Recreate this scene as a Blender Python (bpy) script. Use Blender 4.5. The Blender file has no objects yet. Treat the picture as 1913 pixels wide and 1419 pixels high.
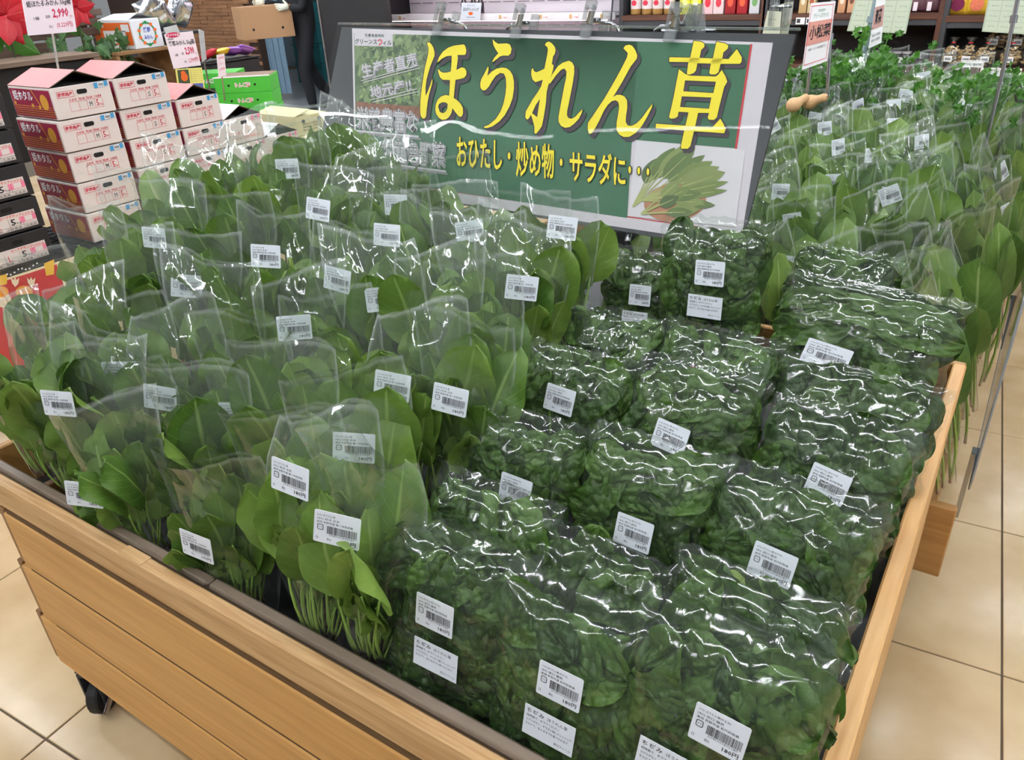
import bpy, bmesh, math, random
from mathutils import Vector, Matrix, Euler, noise
from mathutils.geometry import tessellate_polygon

random.seed(7)
PI = math.pi
SC = bpy.context.scene
COL = SC.collection

# ------------------------------------------------------------------ camera
FPX, CXP, CYP, CAMH = 1450.0, 956.5, 709.5, 1.55
PITCH, ROLL, YAW = math.radians(28.388), math.radians(-3.0), math.radians(34.577)
_f = Vector((0, math.cos(PITCH), -math.sin(PITCH)))
_r = Vector((1, 0, 0))
_u = _r.cross(_f)
_c, _s = math.cos(ROLL), math.sin(ROLL)
_rz = Matrix.Rotation(YAW, 3, 'Z')
CAM_R = _rz @ (_c * _r + _s * _u)
CAM_U = _rz @ (-_s * _r + _c * _u)
CAM_F = _rz @ _f
CAM_O = Vector((0, 0, CAMH))
cd = bpy.data.cameras.new('camera')
cam = bpy.data.objects.new('camera', cd)
COL.objects.link(cam)
m = Matrix((CAM_R, CAM_U, -CAM_F)).transposed().to_4x4()
m.translation = CAM_O
cam.matrix_world = m
cd.sensor_fit = 'HORIZONTAL'
cd.sensor_width = 36.0
cd.lens = 36.0 * FPX / 1913.0
cd.clip_start = 0.02
cd.clip_end = 60
SC.camera = cam

# ------------------------------------------------------------------ world, view
w = bpy.data.worlds.new('world')
SC.world = w
w.use_nodes = True
bg = w.node_tree.nodes['Background']
bg.inputs[0].default_value = (0.93, 0.97, 1.0, 1)
bg.inputs[1].default_value = 0.26
SC.view_settings.view_transform = 'Standard'
SC.view_settings.look = 'None'
SC.view_settings.gamma = 1.0
SC.view_settings.use_curve_mapping = False
SC.view_settings.exposure = 0.0
SC.cycles.transparent_max_bounces = 22
SC.cycles.max_bounces = 4
SC.cycles.diffuse_bounces = 2
SC.cycles.glossy_bounces = 1
SC.cycles.transmission_bounces = 2
SC.cycles.caustics_reflective = False
SC.cycles.caustics_refractive = False
SC.cycles.sample_clamp_indirect = 3.0
SC.cycles.use_adaptive_sampling = True
SC.cycles.adaptive_threshold = 0.12
SC.cycles.adaptive_min_samples = 16

LAMP_POWER = 98.0
LAMP_Z = 3.0

# ------------------------------------------------------------------ helpers
def ray(x, y):
    return CAM_F + CAM_R * ((x - CXP) / FPX) - CAM_U * ((y - CYP) / FPX)
def aty(x, y, Y):
    d = ray(x, y); return CAM_O + d * (Y / d.y)
def atx(x, y, X):
    d = ray(x, y); return CAM_O + d * (X / d.x)
def atz(x, y, Z):
    d = ray(x, y); return CAM_O + d * ((Z - CAMH) / d.z)

def mesh(name, verts, faces, mats=(), smooth=False, fmat=None, uv=None):
    me = bpy.data.meshes.new(name)
    me.from_pydata([tuple(v) for v in verts], [], faces)
    for mm in mats if isinstance(mats, (list, tuple)) else (mats,):
        me.materials.append(mm)
    if fmat:
        for p, k in zip(me.polygons, fmat): p.material_index = k
    if smooth:
        me.polygons.foreach_set('use_smooth', [True] * len(me.polygons))
    if uv:
        l = me.uv_layers.new(name='UVMap')
        for lp in me.loops: l.data[lp.index].uv = uv[lp.vertex_index]
    me.update()
    return me

def ob(name, me, parent=None, loc=(0, 0, 0), rot=(0, 0, 0), scale=(1, 1, 1), mat=None, label=None):
    o = bpy.data.objects.new(name, me)
    COL.objects.link(o)
    if parent is not None: o.parent = parent
    o.location = loc; o.rotation_euler = rot; o.scale = scale
    if label: o['label'] = label
    return o

def tag(o, label, cat, group=None):
    o['label'] = label; o['category'] = cat
    if group: o['group'] = group
    return o

def thing(name, label, cat, loc=(0, 0, 0), rot=(0, 0, 0), group=None, scale=(1, 1, 1)):
    o = bpy.data.objects.new(name, None)
    o.empty_display_size = 0.05
    COL.objects.link(o)
    o.location = loc; o.rotation_euler = rot; o.scale = scale
    return tag(o, label, cat, group)

def struct(name, me, loc=(0, 0, 0), rot=(0, 0, 0)):
    o = ob(name, me, None, loc, rot); o['kind'] = 'structure'; return o

class B:
    """collects shapes into one mesh"""
    def __init__(self): self.v = []; self.f = []; self.k = []
    def add(self, vs, fs, k=0):
        n = len(self.v); self.v += [Vector(v) for v in vs]
        self.f += [tuple(i + n for i in f) for f in fs]; self.k += [k] * len(fs); return self
    def box(self, x0, x1, y0, y1, z0, z1, k=0, bev=0.0):
        if bev <= 0:
            vs = [(x, y, z) for x in (x0, x1) for y in (y0, y1) for z in (z0, z1)]
            return self.add(vs, [(0,1,3,2),(4,6,7,5),(0,4,5,1),(2,3,7,6),(0,2,6,4),(1,5,7,3)], k)
        bm = bmesh.new(); bmesh.ops.create_cube(bm, size=1)
        for v in bm.verts:
            v.co = Vector(((x0+x1)/2 + v.co.x*(x1-x0), (y0+y1)/2 + v.co.y*(y1-y0), (z0+z1)/2 + v.co.z*(z1-z0)))
        bmesh.ops.bevel(bm, geom=bm.edges[:], offset=bev, segments=1, affect='EDGES')
        bm.verts.index_update()
        self.add([v.co.copy() for v in bm.verts], [tuple(v.index for v in f.verts) for f in bm.faces], k); bm.free(); return self
    def tube(self, pts, r, n=8, k=0, cap=True):
        pts = [Vector(p) for p in pts]; rs = r if isinstance(r, (list, tuple)) else [r]*len(pts)
        base = len(self.v); prev = None
        for i, p in enumerate(pts):
            t = (pts[min(i+1, len(pts)-1)] - pts[max(i-1, 0)]).normalized()
            if prev is None: a = t.orthogonal().normalized()
            else: a = (prev - t * prev.dot(t)).normalized()
            prev = a; b = t.cross(a)
            for j in range(n):
                th = 2*PI*j/n
                self.v.append(p + (a*math.cos(th) + b*math.sin(th)) * rs[i])
        for i in range(len(pts)-1):
            for j in range(n):
                q = base + i*n
                self.f.append((q+j, q+(j+1)%n, q+n+(j+1)%n, q+n+j)); self.k.append(k)
        if cap:
            self.f.append(tuple(base+j for j in reversed(range(n)))); self.k.append(k)
            self.f.append(tuple(base+(len(pts)-1)*n+j for j in range(n))); self.k.append(k)
        return self
    def lathe(self, prof, n=16, k=0, c=(0, 0, 0)):
        base = len(self.v); c = Vector(c)
        for r, z in prof:
            for j in range(n):
                th = 2*PI*j/n; self.v.append(c + Vector((r*math.cos(th), r*math.sin(th), z)))
        for i in range(len(prof)-1):
            for j in range(n):
                q = base+i*n; self.f.append((q+j, q+(j+1)%n, q+n+(j+1)%n, q+n+j)); self.k.append(k)
        self.f.append(tuple(base+j for j in reversed(range(n)))); self.k.append(k)
        self.f.append(tuple(base+(len(prof)-1)*n+j for j in range(n))); self.k.append(k)
        return self
    def poly(self, outer, holes=(), k=0, fn=None):
        loops = [[Vector((p[0], p[1], 0)) for p in outer]] + [[Vector((p[0], p[1], 0)) for p in h] for h in holes]
        tris = tessellate_polygon(loops); flat = [p for l in loops for p in l]
        return self.add([fn(p.x, p.y) if fn else p for p in flat], [tuple(t) for t in tris], k)
    def quadmap(self, vs, fs, fn, k=0):
        return self.add([fn(x, y) for x, y in vs], fs, k)
    def mesh(self, name, mats, smooth=False):
        return mesh(name, self.v, self.f, mats, smooth, self.k)
    def obj(self, name, mats, parent=None, smooth=False, **kw):
        return ob(name, self.mesh(name, mats, smooth), parent, **kw)

_tc = {}
def text2d(s, offset=0.0, res=1, norm=True):
    """glyph outlines of s as a flat triangulation in a 0..1 box"""
    key = (s, offset, res)
    if key not in _tc:
        cu = bpy.data.curves.new('t', 'FONT'); cu.body = s; cu.resolution_u = res; cu.offset = offset
        o = bpy.data.objects.new('t', cu); COL.objects.link(o)
        bpy.context.view_layer.update()
        me = bpy.data.meshes.new_from_object(o.evaluated_get(bpy.context.evaluated_depsgraph_get()))
        vs = [(v.co.x, v.co.y) for v in me.vertices]; fs = [tuple(p.vertices) for p in me.polygons]
        bpy.data.objects.remove(o); bpy.data.curves.remove(cu); bpy.data.meshes.remove(me)
        x0 = min(v[0] for v in vs); x1 = max(v[0] for v in vs); y0 = min(v[1] for v in vs); y1 = max(v[1] for v in vs)
        asp = (x1-x0)/max(1e-6, y1-y0)
        _tc[key] = ([((x-x0)/(x1-x0), (y-y0)/(y1-y0)) for x, y in vs], fs, asp)
    return _tc[key]

def rect_text(b, s, x0, x1, z0, z1, place, k=0, offset=0.0, res=1):
    """text stretched into a rectangle; place(x, z) gives the 3-D point"""
    vs, fs, _ = text2d(s, offset, res)
    b.add([place(x0+(x1-x0)*u, z0+(z1-z0)*v) for u, v in vs], fs, k)

def quad_text(b, s, quad, place, k=0, offset=0.0, res=1):
    """quad TL,TR,BR,BL in 2-D"""
    vs, fs, _ = text2d(s, offset, res)
    tl, tr, br, bl = [Vector(q) for q in quad]
    pts = []
    for u, v in vs:
        p = (bl*(1-u)+br*u)*(1-v) + (tl*(1-u)+tr*u)*v
        pts.append(place(p.x, p.y))
    b.add(pts, fs, k)

# ------------------------------------------------------------------ materials
def srgb(r, g, b):
    f = lambda c: (c/255/12.92) if c/255 <= 0.04045 else ((c/255+0.055)/1.055)**2.4
    return (f(r), f(g), f(b), 1)

def mat(name, col, rough=0.5, metal=0.0, noise_amt=0.08, nscale=30.0, bump=0.0, spec=0.5, coat=0.0, emis=None, estr=0.0, trans=0.0, alpha=1.0, stretch=(1,1,1)):
    M = bpy.data.materials.new(name); M.use_nodes = True
    nt = M.node_tree; N = nt.nodes; L = nt.links; P = N['Principled BSDF']
    P.inputs['Roughness'].default_value = rough; P.inputs['Metallic'].default_value = metal
    P.inputs['Specular IOR Level'].default_value = spec
    P.inputs['Coat Weight'].default_value = coat
    P.inputs['Transmission Weight'].default_value = trans
    P.inputs['Alpha'].default_value = alpha
    P.inputs['Base Color'].default_value = col
    if emis:
        P.inputs['Emission Color'].default_value = emis; P.inputs['Emission Strength'].default_value = estr
    if noise_amt or bump:
        tc = N.new('ShaderNodeTexCoord'); mp = N.new('ShaderNodeMapping'); mp.inputs['Scale'].default_value = stretch
        nz = N.new('ShaderNodeTexNoise'); nz.inputs['Scale'].default_value = nscale; nz.inputs['Detail'].default_value = 3
        L.new(tc.outputs['Object'], mp.inputs[0]); L.new(mp.outputs[0], nz.inputs['Vector'])
        if noise_amt:
            mx = N.new('ShaderNodeMix'); mx.data_type = 'RGBA'
            mx.inputs[6].default_value = tuple(c*(1-noise_amt) for c in col[:3])+(1,)
            mx.inputs[7].default_value = tuple(min(1, c*(1+noise_amt)) for c in col[:3])+(1,)
            L.new(nz.outputs[0], mx.inputs[0]); L.new(mx.outputs[2], P.inputs['Base Color'])
        if bump:
            bp = N.new('ShaderNodeBump'); bp.inputs['Strength'].default_value = bump; bp.inputs['Distance'].default_value = 0.01
            L.new(nz.outputs[0], bp.inputs['Height']); L.new(bp.outputs[0], P.inputs['Normal'])
    return M

def wood(name, c1, c2, axis=0, scale=6.0, rough=0.45, dist=3.0, bump=0.05):
    """straight grain running along local axis, random offset for every board"""
    M = bpy.data.materials.new(name); M.use_nodes = True
    nt = M.node_tree; N = nt.nodes; L = nt.links; P = N['Principled BSDF']; P.inputs['Roughness'].default_value = rough
    tc = N.new('ShaderNodeTexCoord'); mp = N.new('ShaderNodeMapping'); oi = N.new('ShaderNodeObjectInfo')
    s = [scale*6]*3; s[axis] = scale*0.35; mp.inputs['Scale'].default_value = s
    ad = N.new('ShaderNodeVectorMath'); ad.operation = 'ADD'
    cb = N.new('ShaderNodeCombineXYZ'); mu = N.new('ShaderNodeMath'); mu.operation = 'MULTIPLY'; mu.inputs[1].default_value = 37.0
    L.new(oi.outputs['Random'], mu.inputs[0])
    for i in range(3): L.new(mu.outputs[0], cb.inputs[i])
    L.new(tc.outputs['Object'], mp.inputs[0]); L.new(mp.outputs[0], ad.inputs[0]); L.new(cb.outputs[0], ad.inputs[1])
    n1 = N.new('ShaderNodeTexNoise'); n1.inputs['Scale'].default_value = 1.0; n1.inputs['Detail'].default_value = 5; n1.inputs['Distortion'].default_value = 0.6
    n2 = N.new('ShaderNodeTexNoise'); n2.inputs['Scale'].default_value = 4.0; n2.inputs['Detail'].default_value = 2
    L.new(ad.outputs[0], n1.inputs['Vector']); L.new(ad.outputs[0], n2.inputs['Vector'])
    rp = N.new('ShaderNodeValToRGB'); rp.color_ramp.elements[0].color = c1; rp.color_ramp.elements[1].color = c2
    rp.color_ramp.elements[0].position = 0.3; rp.color_ramp.elements[1].position = 0.72
    mx = N.new('ShaderNodeMath'); mx.operation = 'MULTIPLY_ADD'; mx.inputs[1].default_value = 0.35
    L.new(n2.outputs[0], mx.inputs[0])
    sc = N.new('ShaderNodeMath'); sc.operation = 'MULTIPLY'; sc.inputs[1].default_value = 0.68
    L.new(n1.outputs[0], sc.inputs[0]); L.new(sc.outputs[0], mx.inputs[2])
    L.new(mx.outputs[0], rp.inputs[0]); L.new(rp.outputs[0], P.inputs['Base Color'])
    bp = N.new('ShaderNodeBump'); bp.inputs['Strength'].default_value = bump; bp.inputs['Distance'].default_value = 0.004
    L.new(n1.outputs[0], bp.inputs['Height']); L.new(bp.outputs[0], P.inputs['Normal'])
    return M

def leafmat(name, dark, light, vein, rough=0.38, hue=0.02, puck=0.0):
    M = bpy.data.materials.new(name); M.use_nodes = True
    nt = M.node_tree; N = nt.nodes; L = nt.links; P = N['Principled BSDF']
    P.inputs['Roughness'].default_value = rough; P.inputs['Specular IOR Level'].default_value = 0.45
    uv = N.new('ShaderNodeUVMap'); sp = N.new('ShaderNodeSeparateXYZ'); L.new(uv.outputs[0], sp.inputs[0])
    def mth(op, a, b=None, c=None):
        n = N.new('ShaderNodeMath'); n.operation = op
        for i, x in enumerate((a, b, c)):
            if x is None: continue
            if isinstance(x, (int, float)): n.inputs[i].default_value = x
            else: L.new(x, n.inputs[i])
        return n.outputs[0]
    au = mth('ABSOLUTE', mth('SUBTRACT', sp.outputs[0], 0.5))            # 0 at midrib .. 0.5 at margin
    rib = mth('SUBTRACT', 1.0, mth('SMOOTH_MIN', mth('DIVIDE', au, 0.045), 1.0, 0.1))
    sv = mth('SUBTRACT', mth('MULTIPLY', sp.outputs[1], 7.0), mth('MULTIPLY', au, 5.0))
    fr = mth('ABSOLUTE', mth('SUBTRACT', mth('FRACT', sv), 0.5))
    side = mth('MULTIPLY', mth('SUBTRACT', 1.0, mth('SMOOTH_MIN', mth('DIVIDE', fr, 0.06), 1.0, 0.1)), 0.28)
    v = mth('MAXIMUM', rib, side); v = mth('MAXIMUM', v, 0.0)
    tc = N.new('ShaderNodeTexCoord'); nz = N.new('ShaderNodeTexNoise'); nz.inputs['Scale'].default_value = 22; nz.inputs['Detail'].default_value = 4
    L.new(tc.outputs['Object'], nz.inputs['Vector'])
    oi = N.new('ShaderNodeObjectInfo')
    fac = mth('ADD', mth('MULTIPLY', nz.outputs[0], 0.55), mth('MULTIPLY', oi.outputs['Random'], 0.62))
    fac = mth('SUBTRACT', fac, 0.12)
    mx = N.new('ShaderNodeMix'); mx.data_type = 'RGBA'; mx.inputs[6].default_value = dark; mx.inputs[7].default_value = light
    L.new(fac, mx.inputs[0])
    mv = N.new('ShaderNodeMix'); mv.data_type = 'RGBA'; mv.inputs[7].default_value = vein
    L.new(mx.outputs[2], mv.inputs[6]); L.new(mth('MULTIPLY', v, 0.6), mv.inputs[0])
    L.new(mv.outputs[2], P.inputs['Base Color'])
    bp = N.new('ShaderNodeBump'); bp.inputs['Strength'].default_value = 0.5; bp.inputs['Distance'].default_value = 0.002
    nz2 = N.new('ShaderNodeTexNoise'); nz2.inputs['Scale'].default_value = 90
    L.new(tc.outputs['Object'], nz2.inputs['Vector'])
    L.new(mth('SUBTRACT', mth('MULTIPLY', nz2.outputs[0], 0.5), v), bp.inputs['Height']); L.new(bp.outputs[0], P.inputs['Normal'])
    if puck:    # blistered surface between the veins
        vo = N.new('ShaderNodeTexVoronoi'); vo.inputs['Scale'].default_value = 78; L.new(tc.outputs['Object'], vo.inputs['Vector'])
        b2 = N.new('ShaderNodeBump'); b2.inputs['Strength'].default_value = 0.85; b2.inputs['Distance'].default_value = 0.006; b2.invert = True
        L.new(vo.outputs['Distance'], b2.inputs['Height']); L.new(bp.outputs[0], b2.inputs['Normal']); L.new(b2.outputs[0], P.inputs['Normal'])
    tr = N.new('ShaderNodeBsdfTranslucent'); L.new(mv.outputs[2], tr.inputs[0])
    ms = N.new('ShaderNodeMixShader'); ms.inputs[0].default_value = 0.25
    L.new(P.outputs[0], ms.inputs[1]); L.new(tr.outputs[0], ms.inputs[2]); L.new(ms.outputs[0], N['Material Output'].inputs[0])
    return M

def film(name, veil=0.035, gloss=0.10, rough=0.07, bump=0.25, nscale=18.0, tint=(0.97, 0.985, 0.975, 1), edge=0.75, hem=0.0, stretch=1.0):
    """thin clear plastic: straight-through, a mirror-like sheen growing at grazing angles, a faint milky veil"""
    M = bpy.data.materials.new(name); M.use_nodes = True
    nt = M.node_tree; N = nt.nodes; L = nt.links; N.remove(N['Principled BSDF'])
    tp = N.new('ShaderNodeBsdfTransparent'); tp.inputs[0].default_value = tint
    gl = N.new('ShaderNodeBsdfGlossy'); gl.inputs['Roughness'].default_value = rough; gl.inputs[0].default_value = (1, 1, 1, 1)
    df = N.new('ShaderNodeBsdfDiffuse'); df.inputs[0].default_value = (0.92, 0.95, 0.93, 1)
    tc = N.new('ShaderNodeTexCoord'); nz = N.new('ShaderNodeTexNoise'); nz.inputs['Scale'].default_value = nscale; nz.inputs['Detail'].default_value = 1.5
    nz.inputs['Distortion'].default_value = 1.0
    oi = N.new('ShaderNodeObjectInfo'); ad = N.new('ShaderNodeVectorMath'); ad.operation = 'ADD'
    mp = N.new('ShaderNodeMapping'); mp.inputs['Scale'].default_value = (1, 1, stretch)
    L.new(tc.outputs['Object'], mp.inputs[0]); L.new(mp.outputs[0], ad.inputs[0]); L.new(oi.outputs['Location'], ad.inputs[1]); L.new(ad.outputs[0], nz.inputs['Vector'])
    bp = N.new('ShaderNodeBump'); bp.inputs['Strength'].default_value = bump; bp.inputs['Distance'].default_value = 0.02
    L.new(nz.outputs[0], bp.inputs['Height']); L.new(bp.outputs[0], gl.inputs['Normal'])
    lw = N.new('ShaderNodeLayerWeight'); lw.inputs[0].default_value = 0.35
    mr = N.new('ShaderNodeMapRange'); mr.inputs[1].default_value = 0.1; mr.inputs[2].default_value = 1.0; mr.inputs[3].default_value = gloss; mr.inputs[4].default_value = edge
    L.new(lw.outputs['Facing'], mr.inputs[0])
    pw = N.new('ShaderNodeMath'); pw.operation = 'MULTIPLY'; L.new(lw.outputs['Facing'], pw.inputs[0]); L.new(mr.outputs[0], pw.inputs[1])
    mn = N.new('ShaderNodeMath'); mn.operation = 'MAXIMUM'; L.new(pw.outputs[0], mn.inputs[0]); mn.inputs[1].default_value = gloss
    m1 = N.new('ShaderNodeMixShader'); m1.inputs[0].default_value = veil
    if hem:     # welded side seams and folded top hem are doubled film, so milkier
        uv = N.new('ShaderNodeUVMap'); sp_ = N.new('ShaderNodeSeparateXYZ'); L.new(uv.outputs[0], sp_.inputs[0])
        pp_ = N.new('ShaderNodeMath'); pp_.operation = 'PINGPONG'; pp_.inputs[1].default_value = 0.5; L.new(sp_.outputs[0], pp_.inputs[0])
        a1 = N.new('ShaderNodeMapRange'); a1.inputs[1].default_value = 0.012; a1.inputs[2].default_value = 0.03; a1.inputs[3].default_value = hem; a1.inputs[4].default_value = veil; L.new(pp_.outputs[0], a1.inputs[0])
        a2 = N.new('ShaderNodeMapRange'); a2.inputs[1].default_value = 0.975; a2.inputs[2].default_value = 0.99; a2.inputs[3].default_value = veil; a2.inputs[4].default_value = hem; L.new(sp_.outputs[1], a2.inputs[0])
        mxx = N.new('ShaderNodeMath'); mxx.operation = 'MAXIMUM'; L.new(a1.outputs[0], mxx.inputs[0]); L.new(a2.outputs[0], mxx.inputs[1]); L.new(mxx.outputs[0], m1.inputs[0])
    L.new(tp.outputs[0], m1.inputs[1]); L.new(df.outputs[0], m1.inputs[2])
    m2 = N.new('ShaderNodeMixShader'); L.new(mn.outputs[0], m2.inputs[0]); L.new(m1.outputs[0], m2.inputs[1]); L.new(gl.outputs[0], m2.inputs[2])
    L.new(m2.outputs[0], N['Material Output'].inputs[0])
    return M

PINE = wood('pine', srgb(196,140,72), srgb(226,174,104), 0, 5.0)
PINE_Y = wood('pine_y', srgb(205,148,82), srgb(238,192,132), 1, 6.0, bump=0.12)
PINE_RAIL = wood('pine_rail', srgb(178,128,76), srgb(224,184,132), 0, 9.0, bump=0.12)
OAK = wood('oak_front', srgb(168,118,62), srgb(202,152,92), 0, 5.0)
BROWN = wood('brown_wood', srgb(58,42,36), srgb(96,74,60), 0, 4.0, rough=0.7)
CRATE = wood('crate_wood', srgb(122,88,54), srgb(172,132,88), 0, 4.0, rough=0.65)
SHELFWOOD = wood('shelf_wood', srgb(66,38,30), srgb(104,64,48), 0, 4.0, rough=0.5)
WALLSTRIP = wood('wall_strip', srgb(104,68,46), srgb(176,128,90), 0, 5.0, rough=0.6)
BLACK = mat('black', srgb(24,24,27), 0.5)
BLACKC = mat('black_card', srgb(30,28,30), 0.6)
DARKGREY = mat('dark_grey', srgb(58,60,66), 0.45)
STEEL = mat('steel', srgb(190,192,196), 0.25, 1.0, 0.03)
ALU = mat('aluminium', srgb(170,174,180), 0.35, 0.8, 0.03)
WHITE = mat('white', srgb(244,244,244), 0.5, noise_amt=0.0)
PAPER = mat('paper', srgb(250,248,250), 0.6, noise_amt=0.0)
LABELW = mat('label_paper', srgb(238,242,250), 0.35, noise_amt=0.0)
INK = mat('ink', srgb(28,28,34), 0.6, noise_amt=0.0)
REDINK = mat('red_ink', srgb(220,50,80), 0.6, noise_amt=0.0)
LINER = mat('grey_liner', srgb(140,122,106), 0.4, noise_amt=0.05, nscale=80)
RUBBER = mat('rubber', srgb(28,28,30), 0.6)
LEAF = leafmat('spinach_leaf', srgb(56,94,32), srgb(146,176,80), srgb(180,204,118), rough=0.32)
LEAF2 = leafmat('komatsuna_leaf', srgb(54,92,36), srgb(146,176,88), srgb(190,210,138))
CHIJ = leafmat('crinkled_leaf', srgb(28,58,24), srgb(100,134,58), srgb(130,162,84), rough=0.28, puck=1.0)
PARS = leafmat('parsley_leaf', srgb(44,92,26), srgb(92,150,52), srgb(120,170,80))
IVY = leafmat('ivy_leaf', srgb(38,76,44), srgb(96,140,86), srgb(130,165,110))
POIN = leafmat('poinsettia_leaf', srgb(190,20,40), srgb(232,48,60), srgb(235,90,90))
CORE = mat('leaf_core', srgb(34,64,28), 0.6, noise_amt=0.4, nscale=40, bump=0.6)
def stalk_mat():
    M = bpy.data.materials.new('stalk'); M.use_nodes = True; N = M.node_tree.nodes; L = M.node_tree.links; P = N['Principled BSDF']
    uv = N.new('ShaderNodeUVMap'); sp = N.new('ShaderNodeSeparateXYZ'); L.new(uv.outputs[0], sp.inputs[0])
    rp = N.new('ShaderNodeValToRGB'); e = rp.color_ramp.elements
    e[0].color = srgb(206,150,140); e[0].position = 0.0; e[1].color = srgb(132,168,72); e[1].position = 1.0
    a = e.new(0.05); a.color = srgb(222,205,170); b = e.new(0.16); b.color = srgb(170,196,96)
    L.new(sp.outputs[1], rp.inputs[0]); L.new(rp.outputs[0], P.inputs['Base Color']); P.inputs['Roughness'].default_value = 0.35
    return M
STALK = stalk_mat()
FILM = film('clear_film', veil=0.022, gloss=0.05, rough=0.07, bump=0.40, nscale=13, hem=0.13, stretch=0.3)
FILMC = film('crinkled_film', veil=0.012, gloss=0.065, rough=0.11, bump=0.30, nscale=10, edge=0.45)
FILMS = film('sign_sleeve', veil=0.01, gloss=0.004, rough=0.006, bump=0.004, nscale=4.0, edge=0.5)
FILMF = film('far_film', veil=0.008, gloss=0.028, rough=0.10, bump=0.35, nscale=14, hem=0.14, stretch=0.3)
ACRYL = film('acrylic', veil=0.03, gloss=0.05, rough=0.03, bump=0.0, tint=(0.88, 0.90, 0.91, 1))
CLIP = film('clip_plastic', veil=0.10, gloss=0.26, rough=0.08, bump=0.1, tint=(0.9, 0.92, 0.92, 1))
# ------------------------------------------------------------------ ceiling lamps (above the frame; they light the shop and show in the film)
LAMPM = mat('lamp_tube', (1, 1, 1, 1), 0.5, noise_amt=0, emis=(0.93, 0.97, 1.0, 1), estr=LAMP_POWER)
HOUS = mat('lamp_housing', srgb(235,235,235), 0.4, noise_amt=0)
_h = B().box(-0.62, 0.62, -0.05, 0.05, 0.03, 0.08, bev=0.006).mesh('housing', HOUS)
_t = B().tube([(-0.6, 0, 0), (0.6, 0, 0)], 0.0125, 8).mesh('tube', LAMPM)
for yy in (-1.9, -0.4, 1.1, 2.6, 4.1, 5.6, 7.2):
    for xx in (-9.5, -8.0, -6.5, -5.0, -3.5, -2.0, -0.5, 1.0, 2.5):
        t = thing('ceiling_lamp', 'white fluorescent tube lamp hanging in rows over the sales floor', 'lamp', (xx, yy, LAMP_Z), (0, 0, 0), 'fluorescent lamps over the sales floor')
        ob('housing', _h, t); ob('tube', _t, t)

# ------------------------------------------------------------------ floor of large beige tiles
GROUT = mat('grout', srgb(96,84,70), 0.8)
fl = struct('floor', B().box(-12, 4, -3, 11.5, -0.05, -0.004).mesh('floor', GROUT))
def tilemat():
    M = bpy.data.materials.new('beige_tile'); M.use_nodes = True; N = M.node_tree.nodes; L = M.node_tree.links; P = N['Principled BSDF']
    tc = N.new('ShaderNodeTexCoord'); oi = N.new('ShaderNodeObjectInfo'); ad = N.new('ShaderNodeVectorMath'); ad.operation = 'ADD'
    L.new(tc.outputs['Object'], ad.inputs[0]); L.new(oi.outputs['Location'], ad.inputs[1])
    nz = N.new('ShaderNodeTexNoise'); nz.inputs['Scale'].default_value = 3.5; nz.inputs['Detail'].default_value = 6
    L.new(ad.outputs[0], nz.inputs['Vector'])
    rp = N.new('ShaderNodeValToRGB'); rp.color_ramp.elements[0].color = srgb(196,166,122); rp.color_ramp.elements[1].color = srgb(226,200,160)
    rp.color_ramp.elements[0].position = 0.3; rp.color_ramp.elements[1].position = 0.7
    L.new(nz.outputs[0], rp.inputs[0]); L.new(rp.outputs[0], P.inputs['Base Color'])
    P.inputs['Roughness'].default_value = 0.16; P.inputs['Specular IOR Level'].default_value = 0.35
    return M
TILE = tilemat()
SX, TY = 0.645, 0.585
DT = math.radians(34.577-30.19)
Sv = Vector((math.cos(DT), math.sin(DT), 0)); Tv = Vector((-math.sin(DT), math.cos(DT), 0))
_tile = B().box(-SX/2+0.0022, SX/2-0.0022, -TY/2+0.0022, TY/2-0.0022, -0.012, 0, bev=0.0015).mesh('floor_tile', TILE)
for i in range(-5, 6):
    for j in range(-3, 5):
        c = Sv*(0.34+SX*(i-0.5)) + Tv*(1.66+TY*(j-0.5))
        if c.y < -0.9 or c.x > 3.2: continue
        ob('floor_tile', _tile, fl, tuple(c), (0, 0, DT))
for i in range(-14, 6):
    for j in range(-3, 10):
        if i >= -5 and j < 5: continue
        c = Sv*(0.34+SX*(i-0.5)) + Tv*(1.66+TY*(j-0.5))
        if c.x < -7.5 or c.x > 3.2 or c.y < -0.9 or (c.x < -5.3 and c.y > 4.4): continue
        ob('floor_tile', _tile, fl, tuple(c), (0, 0, DT))
# grey slab by the back-room door
SLAB = mat('grey_slab', srgb(140,144,148), 0.25, nscale=4, noise_amt=0.15)
sl = struct('floor_backroom', B().box(-11.5, -5.6, 4.6, 11, -0.004, 0.004).mesh('floor_backroom', SLAB))

# ------------------------------------------------------------------ walls
WALLD = mat('wall_dark', srgb(40,34,34), 0.7)
WALLP = mat('wall_pale', srgb(196,200,204), 0.6)
struct('wall_back', B().box(-5.9, 3.95, 8.25, 8.4, 0, 3.2).mesh('wall_back', WALLD))
struct('wall_right', B().box(3.8, 3.95, -3, 8.25, 0, 3.2).mesh('wall_right', WALLP))
struct('wall_backroom', B().box(-12, -5.9, 10.6, 10.7, 0, 3.2).mesh('wall_backroom', mat('wall_blue', srgb(104,124,138), 0.6)))
Yw = 7.4
xa = aty(488, 100, Yw).x
wl = struct('wall_left', B().box(-12, xa, Yw, Yw+0.12, 0, 3.2).mesh('wall_left', mat('wall_strip_base', srgb(58,40,30), 0.8)))
_st = [B().box(-0.15, 0.15, -0.008-d, 0, -0.0215, 0.0215).mesh('wall_strip', WALLSTRIP) for d in (0.004, 0.009, 0.015)]
rs = random.Random(3)
r = 0
z = 0.45
while z < 1.9:
    x = xa - 0.15 - (0.0 if r % 2 else 0.13) - rs.random()*0.06
    while x > xa - 2.2:
        ob('wall_strip', rs.choice(_st), wl, (x, Yw, z)); x -= 0.304
    z += 0.046; r += 1
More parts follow.
